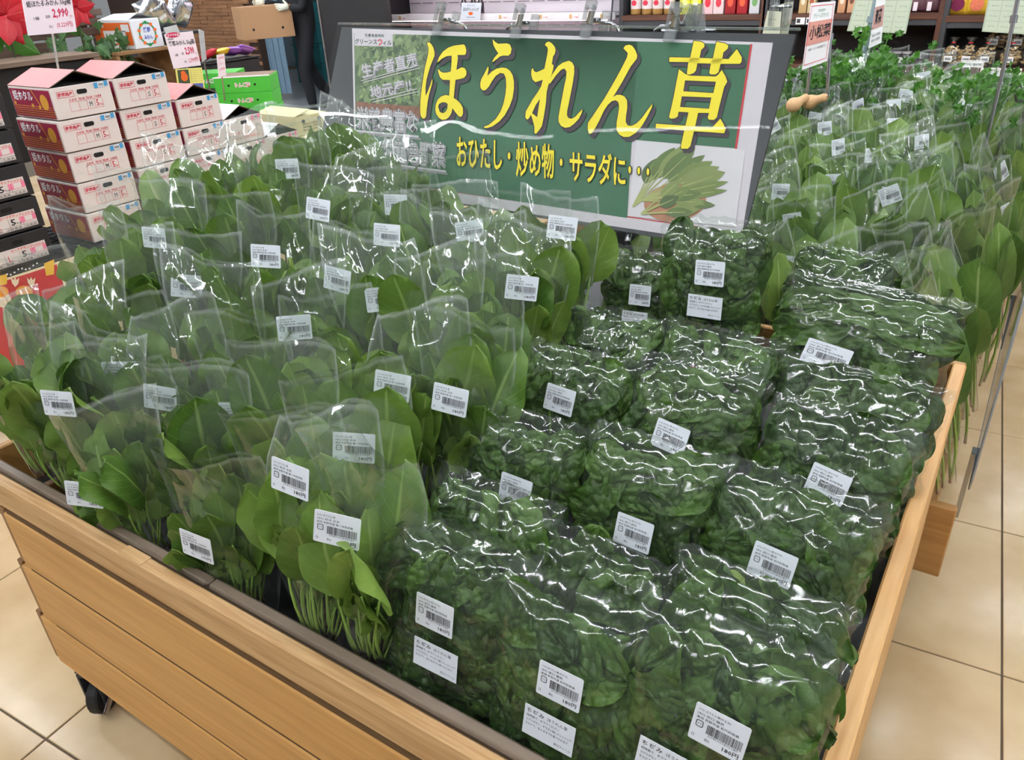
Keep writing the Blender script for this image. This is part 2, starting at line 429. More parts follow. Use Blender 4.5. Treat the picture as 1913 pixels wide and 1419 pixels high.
# dark door leaf beside the back-room opening
pA = atz(638, 233, 0)
dl = struct('door_1', B().box(-0.05, 0.9, -0.03, 0.03, 0.0, 2.3, bev=0.004).mesh('door_1', BLACKC), (pA.x, pA.y, 0.005))
B().box(-0.062, -0.045, -0.04, 0.04, 0.0, 2.3).obj('edge_trim', mat('trim_grey', srgb(120,112,112), 0.4), dl)

# ------------------------------------------------------------------ the near display cart
CART_Y0, CART_Y1, CART_XL, CART_XR, RIM = 0.445, 1.76, -1.56, -0.02, 0.735
ct = thing('display_cart', 'long light-wood display cart on casters filled with bagged spinach', 'cart', (-0.8, 1.1, 0.0))
def cp(name, b, m, **kw): return b.obj(name, m, ct, loc=(0.8, -1.1, 0), **kw)
OAKD = wood('oak_dark', srgb(120,82,44), srgb(158,112,66), 1, 5.0)
GAP_SHADE = mat('gap_shade', srgb(96,68,36), 0.7)
def plank(x0, x1, y0, y1, z0, z1, m, name='plank', bev=0.003):
    cx_, cy_, cz_ = (x0+x1)/2, (y0+y1)/2, (z0+z1)/2
    return B().box(x0-cx_, x1-cx_, y0-cy_, y1-cy_, z0-cz_, z1-cz_, bev=bev).obj(name, m, ct, loc=(cx_+0.8, cy_-1.1, cz_))
plank(CART_XL-0.16, CART_XR, 0.445, 0.466, 0.668, RIM, PINE_RAIL, 'front_rail')
plank(-1.10, -1.04, 0.4452, 0.4658, 0.7352, 0.7356, PINE_RAIL, 'rail_joint', 0)
for i, (za, zb, xl) in enumerate(((0.5245, 0.659, -1.512), (0.3705, 0.515, -1.54), (0.222, 0.361, -1.566))):
    plank(xl, CART_XR-0.01, 0.440, 0.458, za, zb, PINE)
    plank(xl-0.021, xl-0.0015, 0.443, 0.60, za+0.004, zb+0.004, OAKD, 'end_cleat', 0.002)
plank(CART_XL+0.03, CART_XR-0.03, 0.4592, 0.4645, 0.225, 0.665, mat('cart_core', srgb(70,48,26), 0.8), 'backing_panel', 0)  # dark inner board added so the plank gaps look shaded
for zg in (0.5155, 0.3615, 0.6595): plank(-1.50, CART_XR-0.012, 0.4425, 0.4575, zg+0.0006, zg+0.0084, GAP_SHADE, 'gap_shade_strip', 0)  # dark fill between the planks, shade of the gaps put in as colour
# right side wall
plank(-0.048, -0.022, 0.467, CART_Y1, 0.66, RIM+0.003, PINE_Y, 'side_rail')
plank(-0.040, -0.024, 0.47, CART_Y1-0.01, 0.50, 0.652, PINE_Y, 'plank')
plank(-0.040, -0.024, 0.47, CART_Y1-0.01, 0.34, 0.494, PINE_Y, 'plank')
plank(-0.040, -0.024, 0.47, CART_Y1-0.01, 0.222, 0.334, PINE_Y, 'plank')
plank(-1.70, -1.68, 0.525, CART_Y1, 0.222, 0.70, OAK, 'end_board')
plank(-1.70, -0.024, CART_Y1+0.001, CART_Y1+0.02, 0.222, RIM, OAK, 'back_board')
plank(-1.679, -0.05, 0.53, CART_Y1-0.002, 0.24, 0.262, OAK, 'deck')
# grey plastic liner along the front, in two lengths
plank(CART_XL-0.15, -0.935, 0.482, 0.504, 0.56, 0.716, LINER, 'liner_strip', 0.005)
plank(-0.932, -0.05, 0.482, 0.504, 0.56, 0.716, LINER, 'liner_strip', 0.005)
# inner beds: a rising one under the sleeves, a lower flat one under the pillow bags
def bed(x0, x1, za, zb):
    cp('bed', B().add([(x0,0.505,za),(x1,0.505,za),(x1,1.75,zb),(x0,1.75,zb),(x0,0.505,za-0.02),(x1,0.505,za-0.02),(x1,1.75,zb-0.02),(x0,1.75,zb-0.02)],
                  [(0,1,2,3),(7,6,5,4),(0,4,5,1),(1,5,6,2),(2,6,7,3),(3,7,4,0)]), BLACK)
bed(-1.675, -0.70, 0.585, 0.80); bed(-0.695, -0.052, 0.575, 0.625)
# casters
def caster(x, y, brake):
    g = B().lathe([(0.046,-0.014),(0.05,-0.010),(0.05,0.010),(0.046,0.014)], 20)
    wv = [Vector((v.z, v.x, v.y)) for v in g.v]; g.v = wv
    o = g.obj('caster_wheel', RUBBER, ct, loc=(x+0.8, y-1.1, 0.0505), rot=(0, 0, 0.5), smooth=False)
    f = B().box(-0.022,-0.018,-0.03,0.03,-0.01,0.085).box(0.018,0.022,-0.03,0.03,-0.01,0.085).box(-0.022,0.022,-0.03,0.03,0.08,0.09).box(-0.026,0.026,-0.026,0.026,0.09,0.096)
    f.tube([(0,0,0.096),(0,0,0.185)], 0.018, 10)
    f.obj('caster_fork', DARKGREY, ct, loc=(x+0.8, y-1.1, 0.0505), rot=(0,0,0.5))
    if brake:
        b = B().box(0.0225,0.029,-0.058,0.012,-0.010,0.010, bev=0.003).tube([(0.022,0,0),(0.036,0,0)], 0.009, 8)
        b.obj('brake_lever', STEEL, ct, loc=(x+0.8, y-1.1, 0.056), rot=(0.55,0,0.5))
for cx_, cy_ in ((-1.585,0.50),(-0.12,0.56),(-1.45,1.66),(-0.12,1.66)): caster(cx_, cy_, cx_ < -1.4 and cy_ < 1)
# ------------------------------------------------------------------ leaves
def leaf_mesh(name, seed, L=0.12, W=0.045, pet=0.14, bend=0.25, cup=0.5, wave=0.004, mats=None, nu=10, nv=13, tip=0.5, pr=0.0024):
    """stalk rising from the origin, blade standing on it, upper face towards -y"""
    R = random.Random(seed); ph = R.random()*6; lat = R.uniform(-0.25, 0.25)
    V = []; F = []; K = []; UV = []
    pts = []
    for i in range(6):
        t = i/5; pts.append(Vector((lat*pet*0.25*math.sin(t*PI*0.7), -0.012*math.sin(t*PI), pet*t)))
    tb = B().tube(pts, [pr*1.35, pr*1.2, pr*1.05, pr, pr*0.9, pr*0.8], 5)
    V += tb.v; F += tb.f; K += [1]*len(tb.f); UV += [(0.5, (v.z/pet)) for v in tb.v]
    base = len(V); o = pts[-1]
    for j in range(nv+1):
        v = j/nv
        wd = W * 1.62 * (max(v, 0.002)**0.42) * (max(1-v, 0.0)**tip)
        yb = bend*L*(v**2)*0.6
        for i in range(nu+1):
            u = -1 + 2*i/nu
            x = u*wd*(1-0.12*cup*abs(u)) + lat*0.02*v; z0_ = L*v
            y = yb - cup*abs(u)**1.6*wd*0.55 + wave*math.sin(7*v+ph+u*1.3)*abs(u)**2 + 0.0025*math.sin(16*v+ph)*abs(u) + 0.0055*noise.noise(Vector((x*38, z0_*38, seed*2.1)))*(0.3+abs(u))
            z = L*v - (0.10*L*abs(u)*(1-v)**2)
            V.append(o + Vector((x, y, z))); UV.append(((u+1)/2, v))
    for j in range(nv):
        for i in range(nu):
            a = base + j*(nu+1)+i
            F.append((a, a+1, a+nu+2, a+nu+1)); K.append(0)
    return mesh(name, V, F, mats, True, K, UV)

LM = [leaf_mesh('spinach_leaf', s, L=0.108*random.Random(s).uniform(0.9,1.25), W=0.054*random.Random(s+50).uniform(0.85,1.2), pet=0.145*random.Random(s+9).uniform(0.85,1.15),
                bend=random.Random(s+2).uniform(-0.9,0.7), cup=random.Random(s+4).uniform(-0.3,1.0), wave=0.007, mats=[LEAF, STALK], tip=random.Random(s+5).uniform(0.42,0.7)) for s in range(10)]
KM = [leaf_mesh('komatsuna_leaf', s+200, L=0.13, W=0.046*random.Random(s+50).uniform(0.9,1.15), pet=0.17, bend=random.Random(s+2).uniform(-0.4,0.5), cup=random.Random(s+4).uniform(-0.4,0.8),
                wave=0.006, mats=[LEAF2, STALK], nu=6, nv=8, tip=0.45, pr=0.003) for s in range(6)]

# ------------------------------------------------------------------ clear bags
def bag_mesh(name, seed, H=0.36, w0=0.045, w1=0.095, d=0.042, m=FILM, nx=14, nz=16, crinkle=0.0035):
    """open-topped clear sleeve, narrow at the foot, flat side welds, front towards -y"""
    R = random.Random(seed); off = Vector((R.random()*9, R.random()*9, R.random()*9)); V = []; F = []; UV = []
    slant = R.uniform(-0.02, 0.02); flop = R.uniform(-0.03, 0.03); wv1 = R.uniform(1.5, 4.5); ph1 = R.uniform(0, 6); tl = R.uniform(-1.3, 1.3); pin = R.uniform(-0.6, 1.6)
    for side in (-1, 1):
        for j in range(nz+1):
            t = j/nz; hw = w0+(w1-w0)*min(1, t*1.25)**0.8
            dd = d*(0.55+0.6*math.sin(PI*min(1, t*0.95+0.08)))*(1-0.45*t**3)
            for i in range(nx+1):
                u = -1+2*i/nx
                p = Vector((u*hw, side*dd*(1-abs(u)**2.4), H*t + slant*u*t))
                n = noise.noise(p*22+off)*0.6 + noise.noise(p*55+off)*0.3
                rdg = abs(noise.noise(Vector((p.x*60+p.z*14, p.z*9, side*3))+off))
                p.y += side*(n*crinkle*1.6 + rdg*crinkle*1.4)*(1-abs(u)**3)
                top = max(0.0, (t-0.72)/0.28)
                p.y += top**1.5*(flop + 0.016*math.sin(u*wv1+ph1) + 0.010*noise.noise(Vector((u*2.5, t*3, seed*1.7))))
                p.z += top*(0.010*math.sin(u*2.1+ph1) + 0.014*u*tl + 0.006*noise.noise(Vector((u*4, seed*2.3, 0))))
                p.x *= 1 - 0.10*top*pin
                V.append(p); UV.append(((u+1)/2, t))
    st = (nx+1)*(nz+1)
    for s in (0, 1):
        for j in range(nz):
            for i in range(nx):
                a = s*st+j*(nx+1)+i
                q = (a, a+1, a+nx+2, a+nx+1)
                F.append(q if s == 0 else q[::-1])
    return mesh(name, V, F, m, True, None, UV)
BAGM = [bag_mesh('clear_bag', s, H=0.36, w1=0.088+0.006*(s % 3)) for s in range(9)]
BAGF = [bag_mesh('clear_bag', s+30, H=0.40, w0=0.05, w1=0.088, nx=8, nz=11, m=FILMF) for s in range(8)]

# ------------------------------------------------------------------ printed labels
def rrect(w, h, r, n=4):
    pts = []
    for cx_, cz_, a0 in ((w/2-r, h/2-r, 0), (-w/2+r, h/2-r, PI/2), (-w/2+r, -h/2+r, PI), (w/2-r, -h/2+r, 1.5*PI)):
        for i in range(n+1):
            a = a0+PI/2*i/n; pts.append((cx_+r*math.cos(a), cz_+r*math.sin(a)))
    return pts
def slab(w, h, t, r, name, m):
    b = B(); p = rrect(w, h, r); n = len(p)
    b.add([(x, -t, z) for x, z in p]+[(x, 0, z) for x, z in p], [tuple(range(n))[::-1], tuple(range(n, 2*n))]+[(i, (i+1) % n, n+(i+1) % n, n+i) for i in range(n)])
    return b.mesh(name, m)
LW_, LH_ = 0.062, 0.047
LABEL = slab(LW_, LH_, 0.0006, 0.0025, 'price_label', LABELW)
def label_print(l1, l2, l3, price):
    b = B(); pl = lambda x, z: Vector((x, -0.0009, z))
    rect_text(b, l1, -0.027, -0.027+0.0028*len(l1)*0.86, 0.0155, 0.0188, pl)
    rect_text(b, l2, -0.027, -0.027+0.0030*len(l2), 0.0105, 0.0138, pl)
    rect_text(b, l3, -0.027, 0.021, 0.0055, 0.0088, pl)
    R = random.Random(5); x = -0.013
    while x < 0.027:
        wv = R.choice((0.00035, 0.0006, 0.0009)); b.add([pl(x, -0.0085), pl(x+wv, -0.0085), pl(x+wv, 0.003), pl(x, 0.003)], [(0,1,2,3)]); x += wv+R.choice((0.0004, 0.0007))
    rect_text(b, '2940101802180', -0.010, 0.024, -0.0112, -0.0092, pl)
    o = rrect(0.0085, 0.0085, 0.002); i = rrect(0.0068, 0.0068, 0.0014)
    b.poly([(x-0.022, z-0.0005) for x, z in o], [[(x-0.022, z-0.0005) for x, z in i]], fn=pl)
    rect_text(b, 'プラ', -0.0245, -0.0195, -0.0022, 0.001, pl)
    o = rrect(0.003, 0.003, 0.0003); i = rrect(0.0022, 0.0022, 0.0002)
    b.poly([(x-0.026, z-0.0165) for x, z in o], [[(x-0.026, z-0.0165) for x, z in i]], fn=pl)
    rect_text(b, '税込', -0.0125, -0.0065, -0.0182, -0.0148, pl)
    rect_text(b, price, 0.008, 0.0265, -0.0195, -0.0135, pl, offset=0.012)
    return b.mesh('label_print', INK)
PR_S = label_print('0101 ほうれん草', '0412 鈴木 文夫', '産地 長野市産 篠ノ井西寺尾', '180円')
PR_S170 = label_print('0101 ほうれん草', '0433 高橋 文夫', '産地 長野市産 篠ノ井西寺尾', '170円')
PR_C = label_print('0102 ほうれん草(ちぢみ)', '1802 坂口 健良', '産地 長野市産 松代町牧島', '180円')
NW_, NH_ = 0.074, 0.043
NOTE = slab(NW_, NH_, 0.0006, 0.0004, 'recipe_note', LABELW)
def note_print():
    b = B(); pl = lambda x, z: Vector((x, -0.0009, z))
    rect_text(b, 'ちぢみ', -0.033, -0.008, 0.0115, 0.0182, pl, offset=0.004)
    rect_text(b, 'ほうれん草', -0.003, 0.026, 0.0118, 0.0168, pl)
    rect_text(b, '短時間で、ゆでてください', -0.033, 0.015, 0.0055, 0.0092, pl)
    rect_text(b, 'エグミがなく、サラダの様にドレッシング', -0.033, 0.034, -0.0005, 0.0032, pl)
    rect_text(b, 'をかけて、生のままでも食べられます。', -0.033, 0.031, -0.0065, -0.0028, pl)
    rect_text(b, '坂口ファーム', 0.010, 0.034, -0.0165, -0.0130, pl)
    return b.mesh('note_print', INK)
NOTEP = note_print()
def put_label(parent, loc, rot, pr=PR_S, note=False):
    l = ob('recipe_note' if note else 'price_label', NOTE if note else LABEL, parent, loc, rot, label='white recipe note' if note else 'white barcode price label')
    ob('note_print' if note else 'label_print', NOTEP if note else pr, l)
    return l

# ------------------------------------------------------------------ flat-leaf spinach bags, standing upright in the left half of the cart
def spinach_bag(x, y, z, lean=0.2, side=0.0, yaw=0.0, s=1.0, lab=None, pr=PR_S, label='', seed=0, group='upright bags of flat-leaf spinach', n=15, meshes=LM, bags=BAGM, spread=1.0, name='spinach_bag', tall=1.0):
    R = random.Random(seed*17+3)
    t = thing(name, label, 'bagged spinach', (x, y, z), (-lean, side, yaw), group, (s, s, s))
    ob('clear_bag', bags[seed % len(bags)], t, scale=(spread, 1, tall))
    for k in range(n):
        u = (k % 5)/4*2-1 + R.uniform(-0.22, 0.22); d = ((k//5) - 1)/1.0 + R.uniform(-0.3, 0.3)
        sc = R.uniform(0.72, 1.14)*tall
        # the front layer sits lower, so its broad faces show
        if d < -0.4: sc *= 0.90
        if k >= 15: sc *= R.uniform(0.55, 0.75); d = R.uniform(-1.3, -0.8); u = R.uniform(-1, 1)
        ob('leaf', meshes[R.randrange(len(meshes))], t, (u*0.022*spread, d*0.016, 0.004+R.uniform(0, 0.012)),
           (-d*0.09+R.uniform(-0.10, 0.08), u*0.22*spread+R.uniform(-0.10, 0.10), R.gauss(0, 0.6)), (sc, sc, sc))
    if lab is not None:
        lx, lz, lr = lab
        put_label(t, (lx, -0.072, lz), (-0.02, lr, R.uniform(-0.25, 0.25)), pr)
    return t

LBL_S = 'clear sleeve of flat-leaf spinach with a white price label, standing in the cart'
front = [  # x, y, z, lean, side, yaw, seed, label(lx, lz, rot), description
    (-1.42, 0.555, 0.67, 0.10, -0.04, 0.2, 1, None, 'clear sleeve of spinach standing at the left front corner of the cart'),
    (-1.31, 0.585, 0.66, 0.12, -0.03, 0.35, 2, (-0.03, 0.24, 0.05), 'crinkled clear sleeve of spinach with wide open top, second from the cart corner'),
    (-1.18, 0.540, 0.63, 0.05, -0.12, 0.3, 3, (-0.02, 0.17, 0.25), 'low clear sleeve of spinach with one broad leaf bulging over the grey liner'),
    (-0.935, 0.545, 0.61, 0.06, -0.03, 0.3, 4, (-0.005, 0.18, 0.10), 'clear sleeve of spinach with round leaves and a 170 yen price label'),
    (-0.735, 0.540, 0.665, 0.17, 0.05, 0.25, 5, (-0.005, 0.295, 0.06), 'tall clear sleeve of spinach showing its stems, 180 yen label near its top'),
    (-0.640, 0.545, 0.665, 0.14, 0.03, 0.15, 6, (-0.005, 0.255, 0.10), 'tall clear sleeve of spinach standing next to the crinkled spinach bags'),
]
for k_, (fx_, fy_) in enumerate(((-1.245, 0.61), (-1.06, 0.61), (-0.83, 0.60))):
    spinach_bag(fx_, fy_, 0.63, 0.12, -0.02, 0.35, 1.0, None, PR_S, 'spinach sleeve wedged behind the front row, behind the %s' % ('low sleeve with the bulging leaf', 'sleeve labelled 170 yen', 'tall sleeve showing its stems')[k_], 60+k_, 'upright sleeves of flat-leaf spinach', 18)
for x, y, z, le, sd, yw, seed, lab, lb in front:
    spinach_bag(x, y, z, le, sd, yw, 1.0, lab, PR_S170 if seed == 4 else PR_S, lb, seed, tall={3: 0.85, 4: 0.86}.get(seed, 1.0), n=27, spread={3: 1.25, 4: 1.15}.get(seed, 1.0))
rows = [  # y, z, lean, xs, labels at (index: (lx, lz, rot))
    (0.70, 0.67, 0.16, (-1.56, -1.41, -1.26, -1.10, -0.93, -0.76), {1: (0.0, 0.22, 0.1), 2: (-0.01, 0.21, 0.12), 3: (0.0, 0.19, 0.04), 5: (0.01, 0.25, 0.15)}),
    (0.86, 0.69, 0.18, (-1.60, -1.45, -1.30, -1.14, -0.98, -0.83, -0.70), {1: (0.0, 0.25, 0.1), 3: (0.0, 0.27, -0.03), 5: (-0.02, 0.24, 0.1), 6: (0.0, 0.23, 0.08)}),
    (1.02, 0.735, 0.20, (-1.66, -1.48, -1.33, -1.18, -1.03, -0.88, -0.74), {0: (0.0, 0.24, 0.05), 2: (0.02, 0.27, 0.1), 3: (0.0, 0.26, 0.1), 4: (0.01, 0.24, 0.05)}),
    (1.18, 0.755, 0.20, (-1.70, -1.52, -1.34, -1.19, -1.04, -0.90, -0.77), {2: (0.0, 0.27, 0.05), 3: (0.02, 0.27, 0.05), 6: (0.0, 0.235, 0.1)}),
    (1.34, 0.76, 0.18, (-1.74, -1.56, -1.36, -1.22, -1.08, -0.94, -0.80), {1: (0.0, 0.25, 0.0), 3: (0.0, 0.285, 0.04), 4: (0.03, 0.25, -0.03), 6: (0.0, 0.29, 0.12)}),
    (1.48, 0.77, 0.12, (-1.70, -1.55, -1.38, -1.2), {}),
]
sd_ = 20
RR = random.Random(11)
for k_, (ex_, ey_, ez_) in enumerate(((-1.69, 0.73, 0.70), (-1.735, 0.89, 0.76), (-1.79, 1.05, 0.80), (-1.84, 1.22, 0.82), (-1.53, 0.56, 0.67))):
    spinach_bag(ex_, ey_, ez_, 0.12, -0.10, 0.5, 1.0, None, PR_S, 'spinach sleeve leaning out over the left end of the cart, %s from the front corner' % ('second', 'third', 'fourth', 'last', 'first')[k_], 80+k_, 'upright sleeves of flat-leaf spinach', 18)
for ri, (y, z, le, xs, labs) in enumerate(rows):
    for i, x in enumerate(xs):
        sd_ += 1
        on_ = ('first', 'second', 'third', 'fourth', 'fifth', 'sixth', 'seventh')
        lb = 'spinach sleeve %s label, %s row behind the front, %s from the crinkled bags' % ('with' if i in labs else 'without', on_[ri], on_[len(xs)-1-i])
        grp = 'upright sleeves of flat-leaf spinach'
        if ri == 4 and i == 6:
            lb = 'tall clear sleeve of spinach standing up in front of the big sign'
        spinach_bag(x+0.03*(i < len(xs)-1)+RR.uniform(-0.02, 0.02), y+RR.uniform(-0.02, 0.02), z + (0.05 + 0.06*(ri > 2))*max(0.0, min(1.0, (-x-1.15)/0.4))*(ri > 0), le+RR.uniform(-0.06, 0.06), RR.uniform(-0.08, 0.08) + (-0.06 if i == 0 else 0), RR.uniform(0.2, 0.75), 1.0, labs.get(i), PR_S, lb, sd_, grp, n=17)

# ------------------------------------------------------------------ crinkled spinach, in flat pillow bags in the right half
def pucker_leaf(seed, L=0.105, W=0.052, nu=32, nv=36, amp=0.0078, curv=3.4):
    R = random.Random(seed); cells = [(R.uniform(-1.05, 1.05), R.uniform(-0.03, 1.03)) for _ in range(60)]
    V = []; F = []; UV = []; off = Vector((seed*3.1, seed*1.7, 0))
    for j in range(nv+1):
        v = j/nv; wd = W*1.5*(max(v, 0.003)**0.38)*(max(1-v, 0)**0.42)
        for i in range(nu+1):
            u = -1+2*i/nu; x = u*wd; z = L*(v-0.5)
            d = sorted(((u*W-cu*W)**2 + ((v-cv)*L)**2)**0.5 for cu, cv in cells)
            cell = max(0.0, 1-(d[0]/0.0125)**2)
            mid = math.exp(-(u/0.09)**2)
            pk = amp*cell*(1-0.7*mid) - amp*1.1*mid + noise.noise(Vector((x*40, z*40, 0))+off)*0.004
            y = -pk + curv*(x*x+z*z)*0.9 + 0.008*math.sin(5*v+seed)*abs(u)**2
            V.append(Vector((x, y, z))); UV.append(((u+1)/2, v))
    for j in range(nv):
        for i in range(nu):
            a = j*(nu+1)+i; F.append((a, a+1, a+nu+2, a+nu+1))
    return mesh('crinkled_leaf', V, F, CHIJ, True, None, UV)
CL = [pucker_leaf(s, L=0.074+0.010*(s % 4), W=0.034+0.005*(s % 3)) for s in range(7)]

CA, CB, CD = 0.116, 0.132, 0.052      # half width, half height, half depth of a bag
def pil(u, v, side, a=CA, b=CB, d=CD):
    """u, v in -1..1 over the front (side -1) or back (+1) of the pillow"""
    k = max(0.0, (1-abs(u)**3.2))*max(0.0, (1-abs(v)**3.0))
    return Vector((u*a*(1-0.06*(1-v*v)*abs(u)), side*d*(k**0.5), b + v*b))
def chijimi_film(seed, n=30):
    R = random.Random(seed); off = Vector((R.random()*9, R.random()*9, R.random()*9)); V = []; F = []
    for side in (-1, 1):
        for j in range(n+1):
            for i in range(n+1):
                u = -1+2*i/n; v = -1+2*j/n
                p = pil(u, v, side, CA+0.010, CB+0.010, CD+0.009)
                fade = (1-abs(u)**6)*(1-abs(v)**6)
                r1 = 1-abs(noise.noise(p*26+off))*2; r2 = 1-abs(noise.noise(Vector((p.x*30+p.z*50, p.y*30, p.z*12-p.x*45))+off))*2
                dsp = (r1*0.005+r2*0.0055+noise.noise(p*14+off)*0.004)
                p.y += side*dsp*fade
                e = (abs(u)**8+abs(v)**8)
                p.y += e*noise.noise(Vector((u*5, v*5, seed)))*0.012
                p.x += (abs(u)**10)*noise.noise(Vector((v*7, seed, 1)))*0.012*(1 if u > 0 else -1)
                p.z += (abs(v)**10)*noise.noise(Vector((u*7, seed, 5)))*0.008
                V.append(p)
    st = (n+1)*(n+1)
    for s in (0, 1):
        for j in range(n):
            for i in range(n):
                a = s*st+j*(n+1)+i; q = (a, a+1, a+n+2, a+n+1); F.append(q if s == 0 else q[::-1])
    return mesh('clear_bag', V, F, FILMC, True)
CFILM = [chijimi_film(s) for s in range(4)]
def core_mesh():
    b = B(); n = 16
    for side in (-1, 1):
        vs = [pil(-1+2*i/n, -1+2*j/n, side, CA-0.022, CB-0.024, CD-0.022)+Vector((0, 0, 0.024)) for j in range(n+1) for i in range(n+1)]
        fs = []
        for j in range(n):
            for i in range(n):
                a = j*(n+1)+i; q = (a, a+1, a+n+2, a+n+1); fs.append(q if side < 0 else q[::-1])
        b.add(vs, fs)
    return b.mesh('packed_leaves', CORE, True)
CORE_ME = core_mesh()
CSTEM = B().tube([(0,0,0),(0.012,-0.006,0.03),(0.018,-0.004,0.06)], [0.003,0.0026,0.002], 6).mesh('stem', mat('stem_green', srgb(120,158,66), 0.4))
PALE = leaf_mesh('pale_leaf', 77, L=0.085, W=0.036, pet=0.02, bend=0.5, cup=0.2, wave=0.004, mats=[leafmat('pale_leaf', srgb(128,164,70), srgb(170,194,104), srgb(200,214,140)), STALK])
def chijimi_bag(x, y, z, lean, side=0.0, yaw=0.0, seed=0, lab=None, note=None, label='', group=None, sx=1.0, sz=1.0, sy=1.0):
    """z is the height of the top edge centre, x, y its place on the floor plan"""
    R = random.Random(seed*13+1)
    rot = Euler((-lean, side, yaw)); top = rot.to_matrix() @ Vector((0, 0, 2*CB*sz))
    t = thing('crinkled_spinach_bag', label, 'bagged spinach', Vector((x, y, z))-top, rot, group, (sx, sy, sz))
    ob('packed_leaves', CORE_ME, t, label='dark packed leaves in the middle of the bag')
    spots = []
    for row in range(6):
        nc = 5 if row % 2 else 4
        for c in range(nc):
            spots.append(((c+0.5)/nc*2-1+R.uniform(-0.12, 0.12), -0.78+row*0.30+R.uniform(-0.08, 0.08), -1))
    for c in range(4): spots.append(((c+0.5)/4*2-1+R.uniform(-0.1, 0.1), 0.86, R.choice((-1, 1))))
    for c in range(3): spots.append(((c+0.5)/3*2-1, 0.45, 1))
    R.shuffle(spots)
    for k, (u, v, s_) in enumerate(spots):
        u = max(-0.66, min(0.66, u)); v = max(-0.76, min(0.80, v)); e = 0.02
        a, b, d = CA-0.004, CB-0.004, CD-0.008
        p = pil(u, v, s_, a, b, d)
        n = (pil(u+e, v, s_, a, b, d)-pil(u-e, v, s_, a, b, d)).cross(pil(u, v+e, s_, a, b, d)-pil(u, v-e, s_, a, b, d))
        if s_ > 0: n = -n
        n.normalize(); n = (n + Vector((R.uniform(-0.28, 0.28), 0, R.uniform(-0.28, 0.28)))).normalized()
        q = (-n).to_track_quat('Y', 'Z') @ Euler((0, R.uniform(-PI, PI), 0)).to_quaternion()
        sc = R.uniform(0.95, 1.35)
        lo = ob('leaf', CL[R.randrange(len(CL))], t, p - n*(0.004*R.random()), q.to_euler(), (sc, sc, sc))
    if seed % 3 == 0: ob('stem', CSTEM, t, pil(R.uniform(-0.5, 0.5), R.uniform(-0.4, 0.1), -1, CA, CB, CD-0.003), (0, R.uniform(-1, 1), 0))
    if seed == 5: ob('pale_leaf', PALE, t, (-0.065, -CD+0.014, 0.205), (-0.75, 0.85, 0.1), (1, 1, 1), label='pale yellow-green leaf')
    ob('clear_bag', CFILM[seed % 4], t)
    if lab: put_label(t, (lab[0], -CD-0.021, lab[1]), (lab[3] if len(lab) > 3 else 0, lab[2], 0), PR_C)
    if note: put_label(t, (note[0], -CD-0.020, note[1]), (0, note[2], 0), None, True)
    return t
